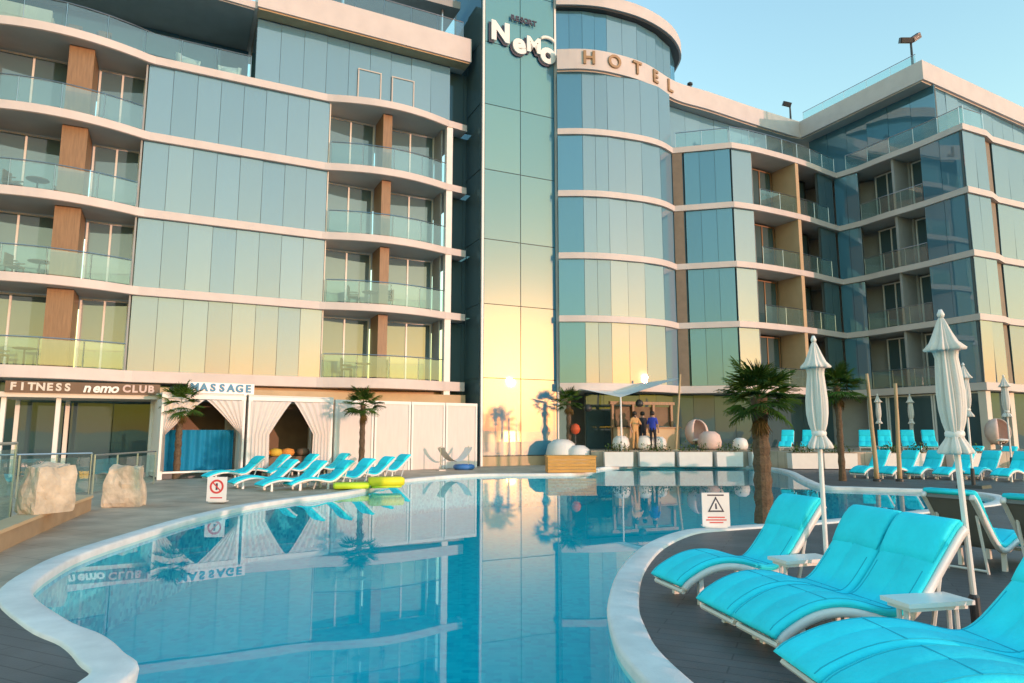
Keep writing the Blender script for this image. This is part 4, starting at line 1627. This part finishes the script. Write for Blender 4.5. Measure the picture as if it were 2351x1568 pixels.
# lime and yellow swimming float at the pool rim
p = gp(848, 1118, 0.05)
t = thing('pool_float', 'lime and yellow padded swimming float lying on the pool rim', 'float', (p.x, p.y, 0.035), R(16))
def pad(x0, x1, z0, z1, w):
    mb = MB()
    prof = [(-w * 0.9, z0), (-w, (z0 + z1) / 2), (-w * 0.9, z1), (w * 0.9, z1), (w, (z0 + z1) / 2), (w * 0.9, z0)]
    n_ = len(prof)
    vs, fs = [], []
    for k, (x, s_) in enumerate(((x0, 0.75), (x0 + 0.05, 1), (x1 - 0.05, 1), (x1, 0.75))):
        for (y, z) in prof:
            vs.append((x, y * s_, (z0 + z1) / 2 + (z - (z0 + z1) / 2) * s_))
    for k in range(3):
        for j in range(n_):
            j2 = (j + 1) % n_
            fs.append((k * n_ + j, k * n_ + j2, (k + 1) * n_ + j2, (k + 1) * n_ + j))
    fs += [tuple(range(n_)), tuple(range(4 * n_ - 1, 3 * n_ - 1, -1))]
    return mb.add(vs, fs)
pad(-0.95, 0.0, 0.0, 0.14, 0.34).build('lime_pad', 'lime', t, True)
pad(-0.02, 0.92, 0.06, 0.27, 0.36).build('yellow_pad', 'yellow', t, True)
pad(0.05, 0.85, 0.0, 0.065, 0.32).build('under_pad', 'lime', t, True)

# ================================================================== far side: orange step box, planters, pots
p = gp(1312, 1088)
t = thing('orange_step_box', 'wide orange wooden box at the far pool edge in front of tower', 'wooden box', (p.x, p.y + 0.45, 0.037), 0.06)
for k in range(5):
    MB().box((0, -0.42, 0.065 + k * 0.115), (1.78, 0.05, 0.105)).build('board', 'orange_board', t)
for sx in (-1, 1):
    MB().box((sx * 0.875, 0.0, 0.29), (0.04, 0.78, 0.57)).build('side', 'orange_board', t)
MB().box((0, 0.0, 0.6), (1.84, 0.92, 0.04)).build('top', 'orange_board', t)


def shrub(parent, w, d, z0, h, seed, n=160, material='shrub_leaf'):
    rr = random.Random(seed)
    mb = MB()
    for k in range(n):
        x, y = rr.uniform(-w, w), rr.uniform(-d, d)
        f = rr.random()
        hh = h * (0.35 + 0.65 * rr.random()) * (1 - 0.5 * (x / w) ** 2)
        z = z0 + hh * f
        a, e = rr.uniform(0, 6.28), rr.uniform(-0.3, 1.2)
        L = rr.uniform(0.07, 0.15)
        dx, dy, dz = math.cos(a) * math.cos(e) * L, math.sin(a) * math.cos(e) * L, math.sin(e) * L
        px, py = -math.sin(a) * L * 0.28, math.cos(a) * L * 0.28
        mb.add([(x, y, z), (x + dx * 0.5 + px, y + dy * 0.5 + py, z + dz * 0.55), (x + dx, y + dy, z + dz), (x + dx * 0.5 - px, y + dy * 0.5 - py, z + dz * 0.55)], [(0, 1, 2, 3)])
    for k in range(7):
        x, y = rr.uniform(-w * 0.7, w * 0.7), rr.uniform(-d * 0.6, d * 0.6)
        mb.tube([(x, y, z0 - 0.03), (x * 1.15, y, z0 + h * 0.7)], 0.008, 4)
    o = mb.build('foliage', material, parent)
    return o


plab = ['white trough planter with low brownish shrub next to the orange box', 'white trough planter with olive shrub below the people', 'white trough planter with dark shrub under the pink egg chair',
        'white trough planter with yellowish green shrub near the stout palm', 'white trough planter just past the stout palm', 'white trough planter at the corner of the raised terrace',
        'white trough planter before the slender palm', 'white trough planter behind the leaning wooden pole', 'white trough planter between the two slim closed parasols', 'white trough planter behind the big parasol']
for k, (u0, u1) in enumerate(((1386, 1452), (1466, 1546), (1556, 1632), (1642, 1702), (1722, 1752), (1812, 1872), (1886, 1962), (2022, 2064), (2080, 2142), (2180, 2260))):
    Y = 29.75 if u1 < 1760 else 28.0
    a, b = ap(u0, 1050, Y), ap(u1, 1050, Y)
    c = (a + b) / 2
    w = b.x - a.x
    z0 = 0.036
    t = thing('trough_planter', plab[k], 'planter', (c.x, Y, z0), 0, 'white trough planters along the terrace')
    hgt = 0.62
    mb = MB()
    mb.box((0, 0, hgt / 2), (w * 0.97, 0.5, hgt), 0, 1.03)
    mb.build('trough', 'pot_white', t)
    MB().box((0, 0, hgt + 0.012), (w * 0.9, 0.42, 0.02)).build('soil', 'gravel', t)
    shrub(t, w * 0.42, 0.2, hgt, 0.5, 30 + k, 150)


def pot(u, v0, v1, Y, label, prof='round', material='pot_white', zb=None):
    b = ap(u, v1, Y)
    tpt = ap(u, v0, Y)
    h = tpt.z - TERR_Z if zb is None else tpt.z - zb
    t = thing('round_pouffe', label, 'pouffe', (b.x, Y, TERR_Z if zb is None else zb), 0, 'white pouffes on the raised terrace')
    r = h * 0.62
    MB().lathe([(r * 0.7, 0.0), (r * 0.96, h * 0.18), (r, h * 0.45), (r * 0.86, h * 0.8), (r * 0.5, h * 0.98), (0.03, h)], 20).build('cushion', material, t, True)
    MB().lathe([(r * 0.72, 0.004), (r * 0.76, 0.03), (r * 0.7, 0.035)], 20).build('base_ring', 'dark_metal', t)
    return t


pot(1290, 1008, 1040, 31.0, 'large white round pouffe beside the small palm', zb=0.004)
pot(1328, 1022, 1042, 30.6, 'small white round pouffe over the orange box', zb=0.004)
pot(1426, 1000, 1030, 31.2, 'white round pouffe behind the first trough planter')
pot(1480, 1000, 1030, 31.2, 'white round pouffe at the feet of the man in blue')
pot(1512, 1002, 1030, 31.4, 'white round pouffe against the leaning sail pole')
pot(1630, 990, 1030, 31.2, 'pale pink pouffe next to the egg chair', material='chair_pink')
pot(1700, 1005, 1030, 31.0, 'white pouffe behind the stout palm')


def egg_chair(u, vt, Y, label, material='chair_pink'):
    p = ap(u, 1000, Y)
    t = thing('egg_chair', label, 'chair', (p.x, Y, TERR_Z), 0.2)
    h = ap(u, vt, Y).z - TERR_Z

    def f(a, b):
        an = -2.5 + 5.0 * a
        ph = 0.12 + 2.6 * b
        r = 0.56
        return (r * math.sin(an) * math.sin(ph), 0.1 + r * math.cos(an) * math.sin(ph) * 0.8, h - 0.62 + 0.62 * math.cos(ph))
    o = MB().grid(f, 24, 14).build('shell', material, t, True)
    sm = o.modifiers.new('thickness', 'SOLIDIFY')
    sm.thickness = 0.05
    MB().lathe([(0.32, 0.0), (0.32, 0.03), (0.05, 0.05), (0.04, h - 1.1), (0.2, h - 1.08)], 16).build('stand', 'steel', t, True)
    MB().lathe([(0.05, 0.0), (0.38, 0.02), (0.40, 0.1), (0.05, 0.14)], 16).build('cushion', 'cloth_white', t, True, loc=(0, 0.05, h - 1.05))
    return t


egg_chair(1602, 962, 31.9, 'pale pink egg shaped chair on the raised terrace beside the sail pole')
egg_chair(2296, 960, 30.8, 'pale egg shaped chair by the lit end wall on the terrace')

# shade sail and its poles
a = ap(1562, 862, 30.6)
t = thing('sail_pole', 'slightly leaning white pole holding the shade sail corner', 'pole', (ap(1552, 1050, 30.6).x, 30.6, TERR_Z))
dx = a.x - t.location.x
MB().tube([(0, 0, 0), (dx, 0, a.z - TERR_Z + 0.05)], [0.055, 0.045], 10).build('pole', 'wood_pole', t)
MB().box((0, 0, 0.02), (0.3, 0.3, 0.04)).build('base_plate', 'steel', t)
t = thing('shade_sail', 'white triangular shade sail stretched over the terrace seating', 'shade sail', (4.8, 31.0, 3.2))
cs = [ap(1300, 886, 32.2), ap(1560, 868, 30.6), ap(1425, 912, 29.9), ap(1470, 880, 33.0)]
iv = -Vector((4.8, 31.0, 3.2))


def sail(a_, b_):
    p = cs[0].lerp(cs[2], a_).lerp(cs[3].lerp(cs[1], a_), b_)
    p = p + Vector((0, 0, -0.28 * math.sin(PI * a_) * math.sin(PI * b_)))
    return p + iv


MB().grid(sail, 14, 14).build('cloth', 'canvas', t, True)
MB().tube([cs[2] + iv, cs[2] + iv + Vector((0.1, -0.05, 3.5 - 3.2 - cs[2].z + 3.2))] if False else [cs[0] + iv, cs[0] + iv + Vector((-0.25, 0.35, 0.12))], 0.012, 5).build('cable', 'steel', t)
t = thing('sail_post', 'short pale post carrying the low corner of the shade sail', 'pole', (cs[2].x, cs[2].y, 0.036))
MB().tube([(0, 0, 0), (0, 0, cs[2].z - 0.036)], [0.045, 0.035], 8).build('pole', 'white_paint', t)
MB().box((0, 0, 0.015), (0.2, 0.2, 0.03)).build('base_plate', 'steel', t)

# timber frame of the bar below the sail
t = thing('terrace_bar', 'timber framed bar counter with open back under the shade sail', 'bar', (6.2, 32.2, TERR_Z), 0.35)
for x in (-1.6, -0.5, 0.6, 1.6):
    MB().box((x, 0, 1.05), (0.12, 0.12, 2.1)).build('post', 'wood_panel', t)
MB().box((0, 0, 2.17), (3.5, 0.2, 0.14)).build('beam', 'wood_panel', t)
MB().box((0, -0.35, 0.5), (3.3, 0.4, 1.0)).build('counter', 'wall_tan', t)
MB().box((0, -0.38, 1.02), (3.44, 0.54, 0.05)).build('counter_top', 'wood_panel', t)
MB().box((0.1, 0.1, 1.55), (3.0, 0.05, 0.9)).build('back_board', 'cabana_brown', t)
# pendant lamps
for k, (u, v) in enumerate(((1350, 936), (1468, 925))):
    p = ap(u, v, 31.3 - 0.3 * k)
    lab = ['dark round pendant lamp hanging near the small palm', 'dark pendant lamp hanging at the bar posts']
    t = thing('pendant_lamp', lab[k], 'lamp', (p.x, p.y, p.z), 0, 'pendant lamps under the sail')
    MB().lathe([(0.03, 0.16), (0.12, 0.12), (0.19, 0.0), (0.17, -0.12), (0.08, -0.18)], 16).build('shade', 'dark_metal', t, True)
    MB().tube([(0, 0, 0.15), (0, 0, LV[0] - 0.38 - p.z)], 0.008, 5).build('cord', 'dark_metal', t)
# red round lantern
p = ap(1321, 985, 30.7)
t = thing('red_lantern', 'red round lantern on a thin stand beside the white pouffes', 'lantern', (p.x, p.y, 0.004))
MB().lathe([(0.05, -0.24), (0.16, -0.17), (0.22, 0), (0.16, 0.17), (0.05, 0.24)], 18, (0, 0, p.z)).build('globe', 'red', t, True)
MB().tube([(0, 0, 0.02), (0, 0, p.z - 0.22)], 0.02, 6).build('stand', 'dark_metal', t)
MB().lathe([(0.16, 0), (0.16, 0.02), (0.03, 0.03)], 12).build('base', 'dark_metal', t)

# leaning wooden poles on the far deck
for k, (u0, v0, u1, v1) in enumerate(((1990, 858, 2014, 1105), (2056, 880, 2066, 1105))):
    b = gp(u1, v1)
    tp = ap(u0, v0, b.y)
    t = thing('wooden_pole', ['leaning peeled wooden pole next to the slender palm', 'straighter peeled wooden pole between two slim parasols'][k], 'pole', (b.x, b.y, 0), 0, 'wooden poles on the far deck')
    pts, rad = [], []
    for j in range(9):
        f = j / 8
        pts.append(((tp.x - b.x) * f + 0.008 * math.sin(j * 1.3 + k), 0.008 * math.cos(j * 1.1), tp.z * f))
        rad.append(0.072 - 0.024 * f + 0.003 * math.sin(j * 3))
    MB().tube(pts, rad, 10).build('shaft', 'wood_pole', t, True)
    MB().lathe([(0.12, 0), (0.12, 0.06), (0.1, 0.08)], 12).build('foot_collar', 'dark_metal', t)

# blue tender toy at the wall and grey loungers
p = gp(1065, 1078)
t = thing('inflatable_ring', 'blue and white inflatable ring on the pool rim before the wall', 'swim ring', (p.x, p.y, 0.005), 0)
vs, fs = [], []
for i in range(24):
    A_ = 2 * PI * i / 24
    for j in range(10):
        B_ = 2 * PI * j / 10
        r = 0.45 + 0.14 * math.cos(B_)
        vs.append((r * math.cos(A_), r * math.sin(A_), 0.14 + 0.14 * math.sin(B_)))
for i in range(24):
    for j in range(10):
        fs.append((i * 10 + j, ((i + 1) % 24) * 10 + j, ((i + 1) % 24) * 10 + (j + 1) % 10, i * 10 + (j + 1) % 10))
t.scale = (0.75, 0.75, 0.75)
MB().add(vs, fs).build('tube', 'boat_blue', t, True)
MB().lathe([(0.02, 0.276), (0.03, 0.30), (0.01, 0.31)], 8).build('valve', 'sign_white', t, loc=(0.45, 0, 0))

# ================================================================== people on the terrace
def person(loc, rz, label, shirt, trousers, hairlen, joints=None, scale=1.0):
    J = {'pelvis': (0, 0, 0.95), 'spine': (0, 0.01, 1.15), 'chest': (0, 0.0, 1.38), 'neck': (0, 0.01, 1.50), 'head': (0, -0.01, 1.60), 'crown': (0, 0.0, 1.70), 'nose': (0, -0.10, 1.60)}
    for s_, n_ in ((-1, 'l'), (1, 'r')):
        J.update({n_ + 'sh': (s_ * 0.17, 0, 1.41), n_ + 'el': (s_ * 0.24, 0.02, 1.13), n_ + 'wr': (s_ * 0.23, -0.10, 0.91), n_ + 'ha': (s_ * 0.225, -0.13, 0.83),
                  n_ + 'f1': (s_ * 0.235, -0.16, 0.76), n_ + 'f2': (s_ * 0.215, -0.15, 0.755), n_ + 'f3': (s_ * 0.20, -0.13, 0.77), n_ + 'f4': (s_ * 0.245, -0.14, 0.775), n_ + 'th': (s_ * 0.19, -0.17, 0.81),
                  n_ + 'hp': (s_ * 0.09, 0, 0.90), n_ + 'kn': (s_ * 0.10, -0.03, 0.50), n_ + 'an': (s_ * 0.10, 0.02, 0.09), n_ + 'to': (s_ * 0.12, -0.14, 0.045)})
    if joints:
        J.update(joints)
    rad = {'pelvis': 0.14, 'spine': 0.125, 'chest': 0.15, 'neck': 0.055, 'head': 0.088, 'crown': 0.065, 'nose': 0.014, 'sh': 0.062, 'el': 0.042, 'wr': 0.028, 'ha': 0.034, 'f1': 0.009, 'f2': 0.009, 'f3': 0.009, 'f4': 0.008, 'th': 0.01,
           'hp': 0.09, 'kn': 0.06, 'an': 0.04, 'to': 0.035}
    ed = [('pelvis', 'spine'), ('spine', 'chest'), ('chest', 'neck'), ('neck', 'head'), ('head', 'crown'), ('head', 'nose')]
    for n_ in 'lr':
        ed += [('chest', n_ + 'sh'), (n_ + 'sh', n_ + 'el'), (n_ + 'el', n_ + 'wr'), (n_ + 'wr', n_ + 'ha'), (n_ + 'ha', n_ + 'f1'), (n_ + 'ha', n_ + 'f2'), (n_ + 'ha', n_ + 'f3'), (n_ + 'ha', n_ + 'f4'), (n_ + 'ha', n_ + 'th'),
               ('pelvis', n_ + 'hp'), (n_ + 'hp', n_ + 'kn'), (n_ + 'kn', n_ + 'an'), (n_ + 'an', n_ + 'to')]
    names = list(J)
    me = bpy.data.meshes.new('body')
    me.from_pydata([J[k] for k in names], [(names.index(a_), names.index(b_)) for a_, b_ in ed], [])
    ob = bpy.data.objects.new('body_tmp', me)
    C.objects.link(ob)
    md = ob.modifiers.new('skin', 'SKIN')
    md.use_smooth_shade = True
    for i, k in enumerate(names):
        r = rad[k] if k in rad else rad[k[1:]]
        sv_ = me.skin_vertices[0].data[i]
        wide = 1.25 if k in ('pelvis', 'spine', 'chest') else 1.0
        sv_.radius = (r * wide, r * (0.85 if wide > 1 else 1.0))
        sv_.use_root = (k == 'pelvis')
    sd = ob.modifiers.new('sub', 'SUBSURF')
    sd.levels = sd.render_levels = 1
    dg = bpy.context.evaluated_depsgraph_get()
    dg.update()
    m2 = bpy.data.meshes.new_from_object(ob.evaluated_get(dg))
    bpy.data.objects.remove(ob)
    m2.materials.clear()
    for k in ('skin', shirt, trousers, 'cloth_dark'):
        m2.materials.append(M[k])
    for p_ in m2.polygons:
        c = p_.center
        mi = 0
        if c.z < 0.075:
            mi = 3
        elif c.z < 0.96 and abs(c.x) < 0.19:
            mi = 2
        elif 0.94 < c.z < 1.47 and (abs(c.x) < 0.2 or c.z > 1.18):
            mi = 1
        p_.material_index = mi
    t = thing('person', label, 'person', loc, rz)
    t.scale = (scale, scale, scale)
    b = bpy.data.objects.new('body', m2)
    C.objects.link(b)
    b.parent = t
    hd = J['head']
    mb = MB()
    mb.lathe([(0.10, -0.02), (0.112, 0.05), (0.10, 0.12), (0.06, 0.155), (0.01, 0.165)], 16, (hd[0], hd[1] + 0.018, hd[2]))
    if hairlen > 0:
        mb.lathe([(0.06, -hairlen), (0.09, -hairlen * 0.5), (0.10, 0.03)], 12, (hd[0], hd[1] + 0.04, hd[2]))
    mb.build('hair', 'hair', t, True)
    for s_ in (-1, 1):
        MB().lathe([(0.004, -0.008), (0.011, 0), (0.004, 0.008)], 8).build('eye', 'sign_dark', t, True, loc=(hd[0] + s_ * 0.034, hd[1] - 0.085, hd[2] + 0.012))
    return t


p = ap(1499, 1000, 30.85)
person((p.x, p.y, TERR_Z), R(150), 'person in a bright blue shirt and dark trousers standing on terrace', 'cloth_blue', 'cloth_dark', 0)
p = ap(1458, 1000, 31.0)
person((p.x, p.y, TERR_Z), R(20), 'person in tan clothes standing with long dark hair by the bar', 'cloth_tan', 'cloth_tan', 0.28, {'rel': (0.27, -0.1, 1.16), 'rwr': (0.12, -0.26, 1.2), 'rha': (0.06, -0.3, 1.22), 'rf1': (0.0, -0.33, 1.24), 'rf2': (0.0, -0.32, 1.22), 'rf3': (0.01, -0.31, 1.20), 'rf4': (0.01, -0.34, 1.26), 'rth': (0.04, -0.31, 1.28)})
p = ap(1476, 1000, 31.3)
person((p.x, p.y, TERR_Z), R(200), 'person dressed in black standing between tan and blue dressed people', 'cloth_dark', 'cloth_dark', 0.0)

# ================================================================== furniture on the balconies and the roof terrace
def make_chair():
    t = thing('balcony_chair', 'chair', 'chair')
    MB().box((0, 0, 0.43), (0.46, 0.46, 0.06)).build('seat', 'cabana_brown', t)
    MB().box((0, 0.22, 0.68), (0.46, 0.05, 0.46)).build('backrest', 'cabana_brown', t)
    for sx in (-1, 1):
        MB().box((sx * 0.22, 0.0, 0.6), (0.04, 0.44, 0.04)).build('armrest', 'cabana_brown', t)
        for y in (-0.19, 0.19):
            MB().box((sx * 0.2, y, 0.2), (0.04, 0.04, 0.4)).build('leg', 'dark_metal', t)
    return t


def make_table():
    t = thing('balcony_table', 'table', 'table')
    MB().lathe([(0.36, 0.68), (0.38, 0.70), (0.36, 0.72)], 18).build('top', 'cabana_brown', t)
    MB().tube([(0, 0, 0.02), (0, 0, 0.68)], 0.03, 8).build('column', 'dark_metal', t)
    MB().lathe([(0.2, 0.0), (0.2, 0.02), (0.03, 0.03)], 12).build('base', 'dark_metal', t)
    return t


ch0, tb0 = make_chair(), make_table()
used = {'c': False, 't': False}


def put(kind, pos, z, rz, label, group):
    src = ch0 if kind == 'c' else tb0
    o = copy_tree(src) if used[kind] else src
    used[kind] = True
    place(o, (pos.x, pos.y, z), rz, label, group)
    return o


spots = [(16.2, 0, 'left bay of the lowest balcony'), (16.0, 1, 'left bay of the second balcony'), (3.9, 0, 'tower side bay of the lowest balcony'), (3.7, 1, 'tower side bay of the second balcony'), (16.3, 2, 'left bay of the third balcony')]
for s_, lv, nm in spots:
    z = LV[lv] + 0.001
    put('t', W(s_, -0.3), z, 0, 'small dark round table standing in the ' + nm, 'balcony tables')
    put('c', W(s_ + 0.75, -0.35), z, WRZ + 1.2, 'dark wicker chair by the partition in the ' + nm, 'balcony chairs')
    put('c', W(s_ - 0.75, -0.35), z, WRZ - 1.2, 'dark wicker chair past the table in the ' + nm, 'balcony chairs')


def tub_chair(pos, z, rz, label):
    t = thing('tub_chair', label, 'armchair', (pos.x, pos.y, z), rz, 'white tub chairs on the roof terrace')

    def f(a, b):
        an = PI * (-0.15 + 1.3 * a)
        r = 0.42 + 0.06 * b
        return (r * math.cos(an), r * math.sin(an), 0.1 + b * (0.45 + 0.28 * math.sin(PI * min(max(a, 0), 1))))
    o = MB().grid(f, 20, 6).build('shell', 'pot_white', t, True)
    md = o.modifiers.new('thickness', 'SOLIDIFY')
    md.thickness = 0.08
    MB().lathe([(0.34, 0.1), (0.38, 0.2), (0.37, 0.4), (0.1, 0.46)], 18).build('seat', 'cloth_white', t, True)
    MB().lathe([(0.3, 0.0), (0.3, 0.1), (0.2, 0.11)], 16).build('base', 'dark_metal', t)
    return t


zt = LV[4] + 0.001
tub_chair(W(11.6, -0.55), zt, WRZ + 0.4, 'white tub chair on roof terrace beside the glazed block corner post')
tub_chair(W(10.0, -0.6), zt, WRZ - 0.2, 'white tub chair closest to the glazed block on the roof terrace')
p = W(17.2, -0.15)
t = thing('terrace_sofa', 'cream block sofa behind the glass rail of the roof terrace', 'sofa', (p.x, p.y, zt), WRZ)
MB().box((0, 0, 0.22), (1.9, 0.8, 0.42)).build('seat', 'wall_cream', t)
MB().box((0, -0.34, 0.6), (1.9, 0.16, 0.5)).build('backrest', 'wall_cream', t)
for sx in (-1, 1):
    MB().box((sx * 0.9, 0.06, 0.5), (0.16, 0.68, 0.3)).build('armrest', 'wall_cream', t)
for x, lab in ((14.6, 'dark wicker chair on the roof terrace between another chair and the tub chairs'), (15.6, 'dark wicker chair on the roof terrace right beside the cream sofa')):
    o = put('c', W(x, -0.3), zt, WRZ, lab, 'roof terrace chairs')
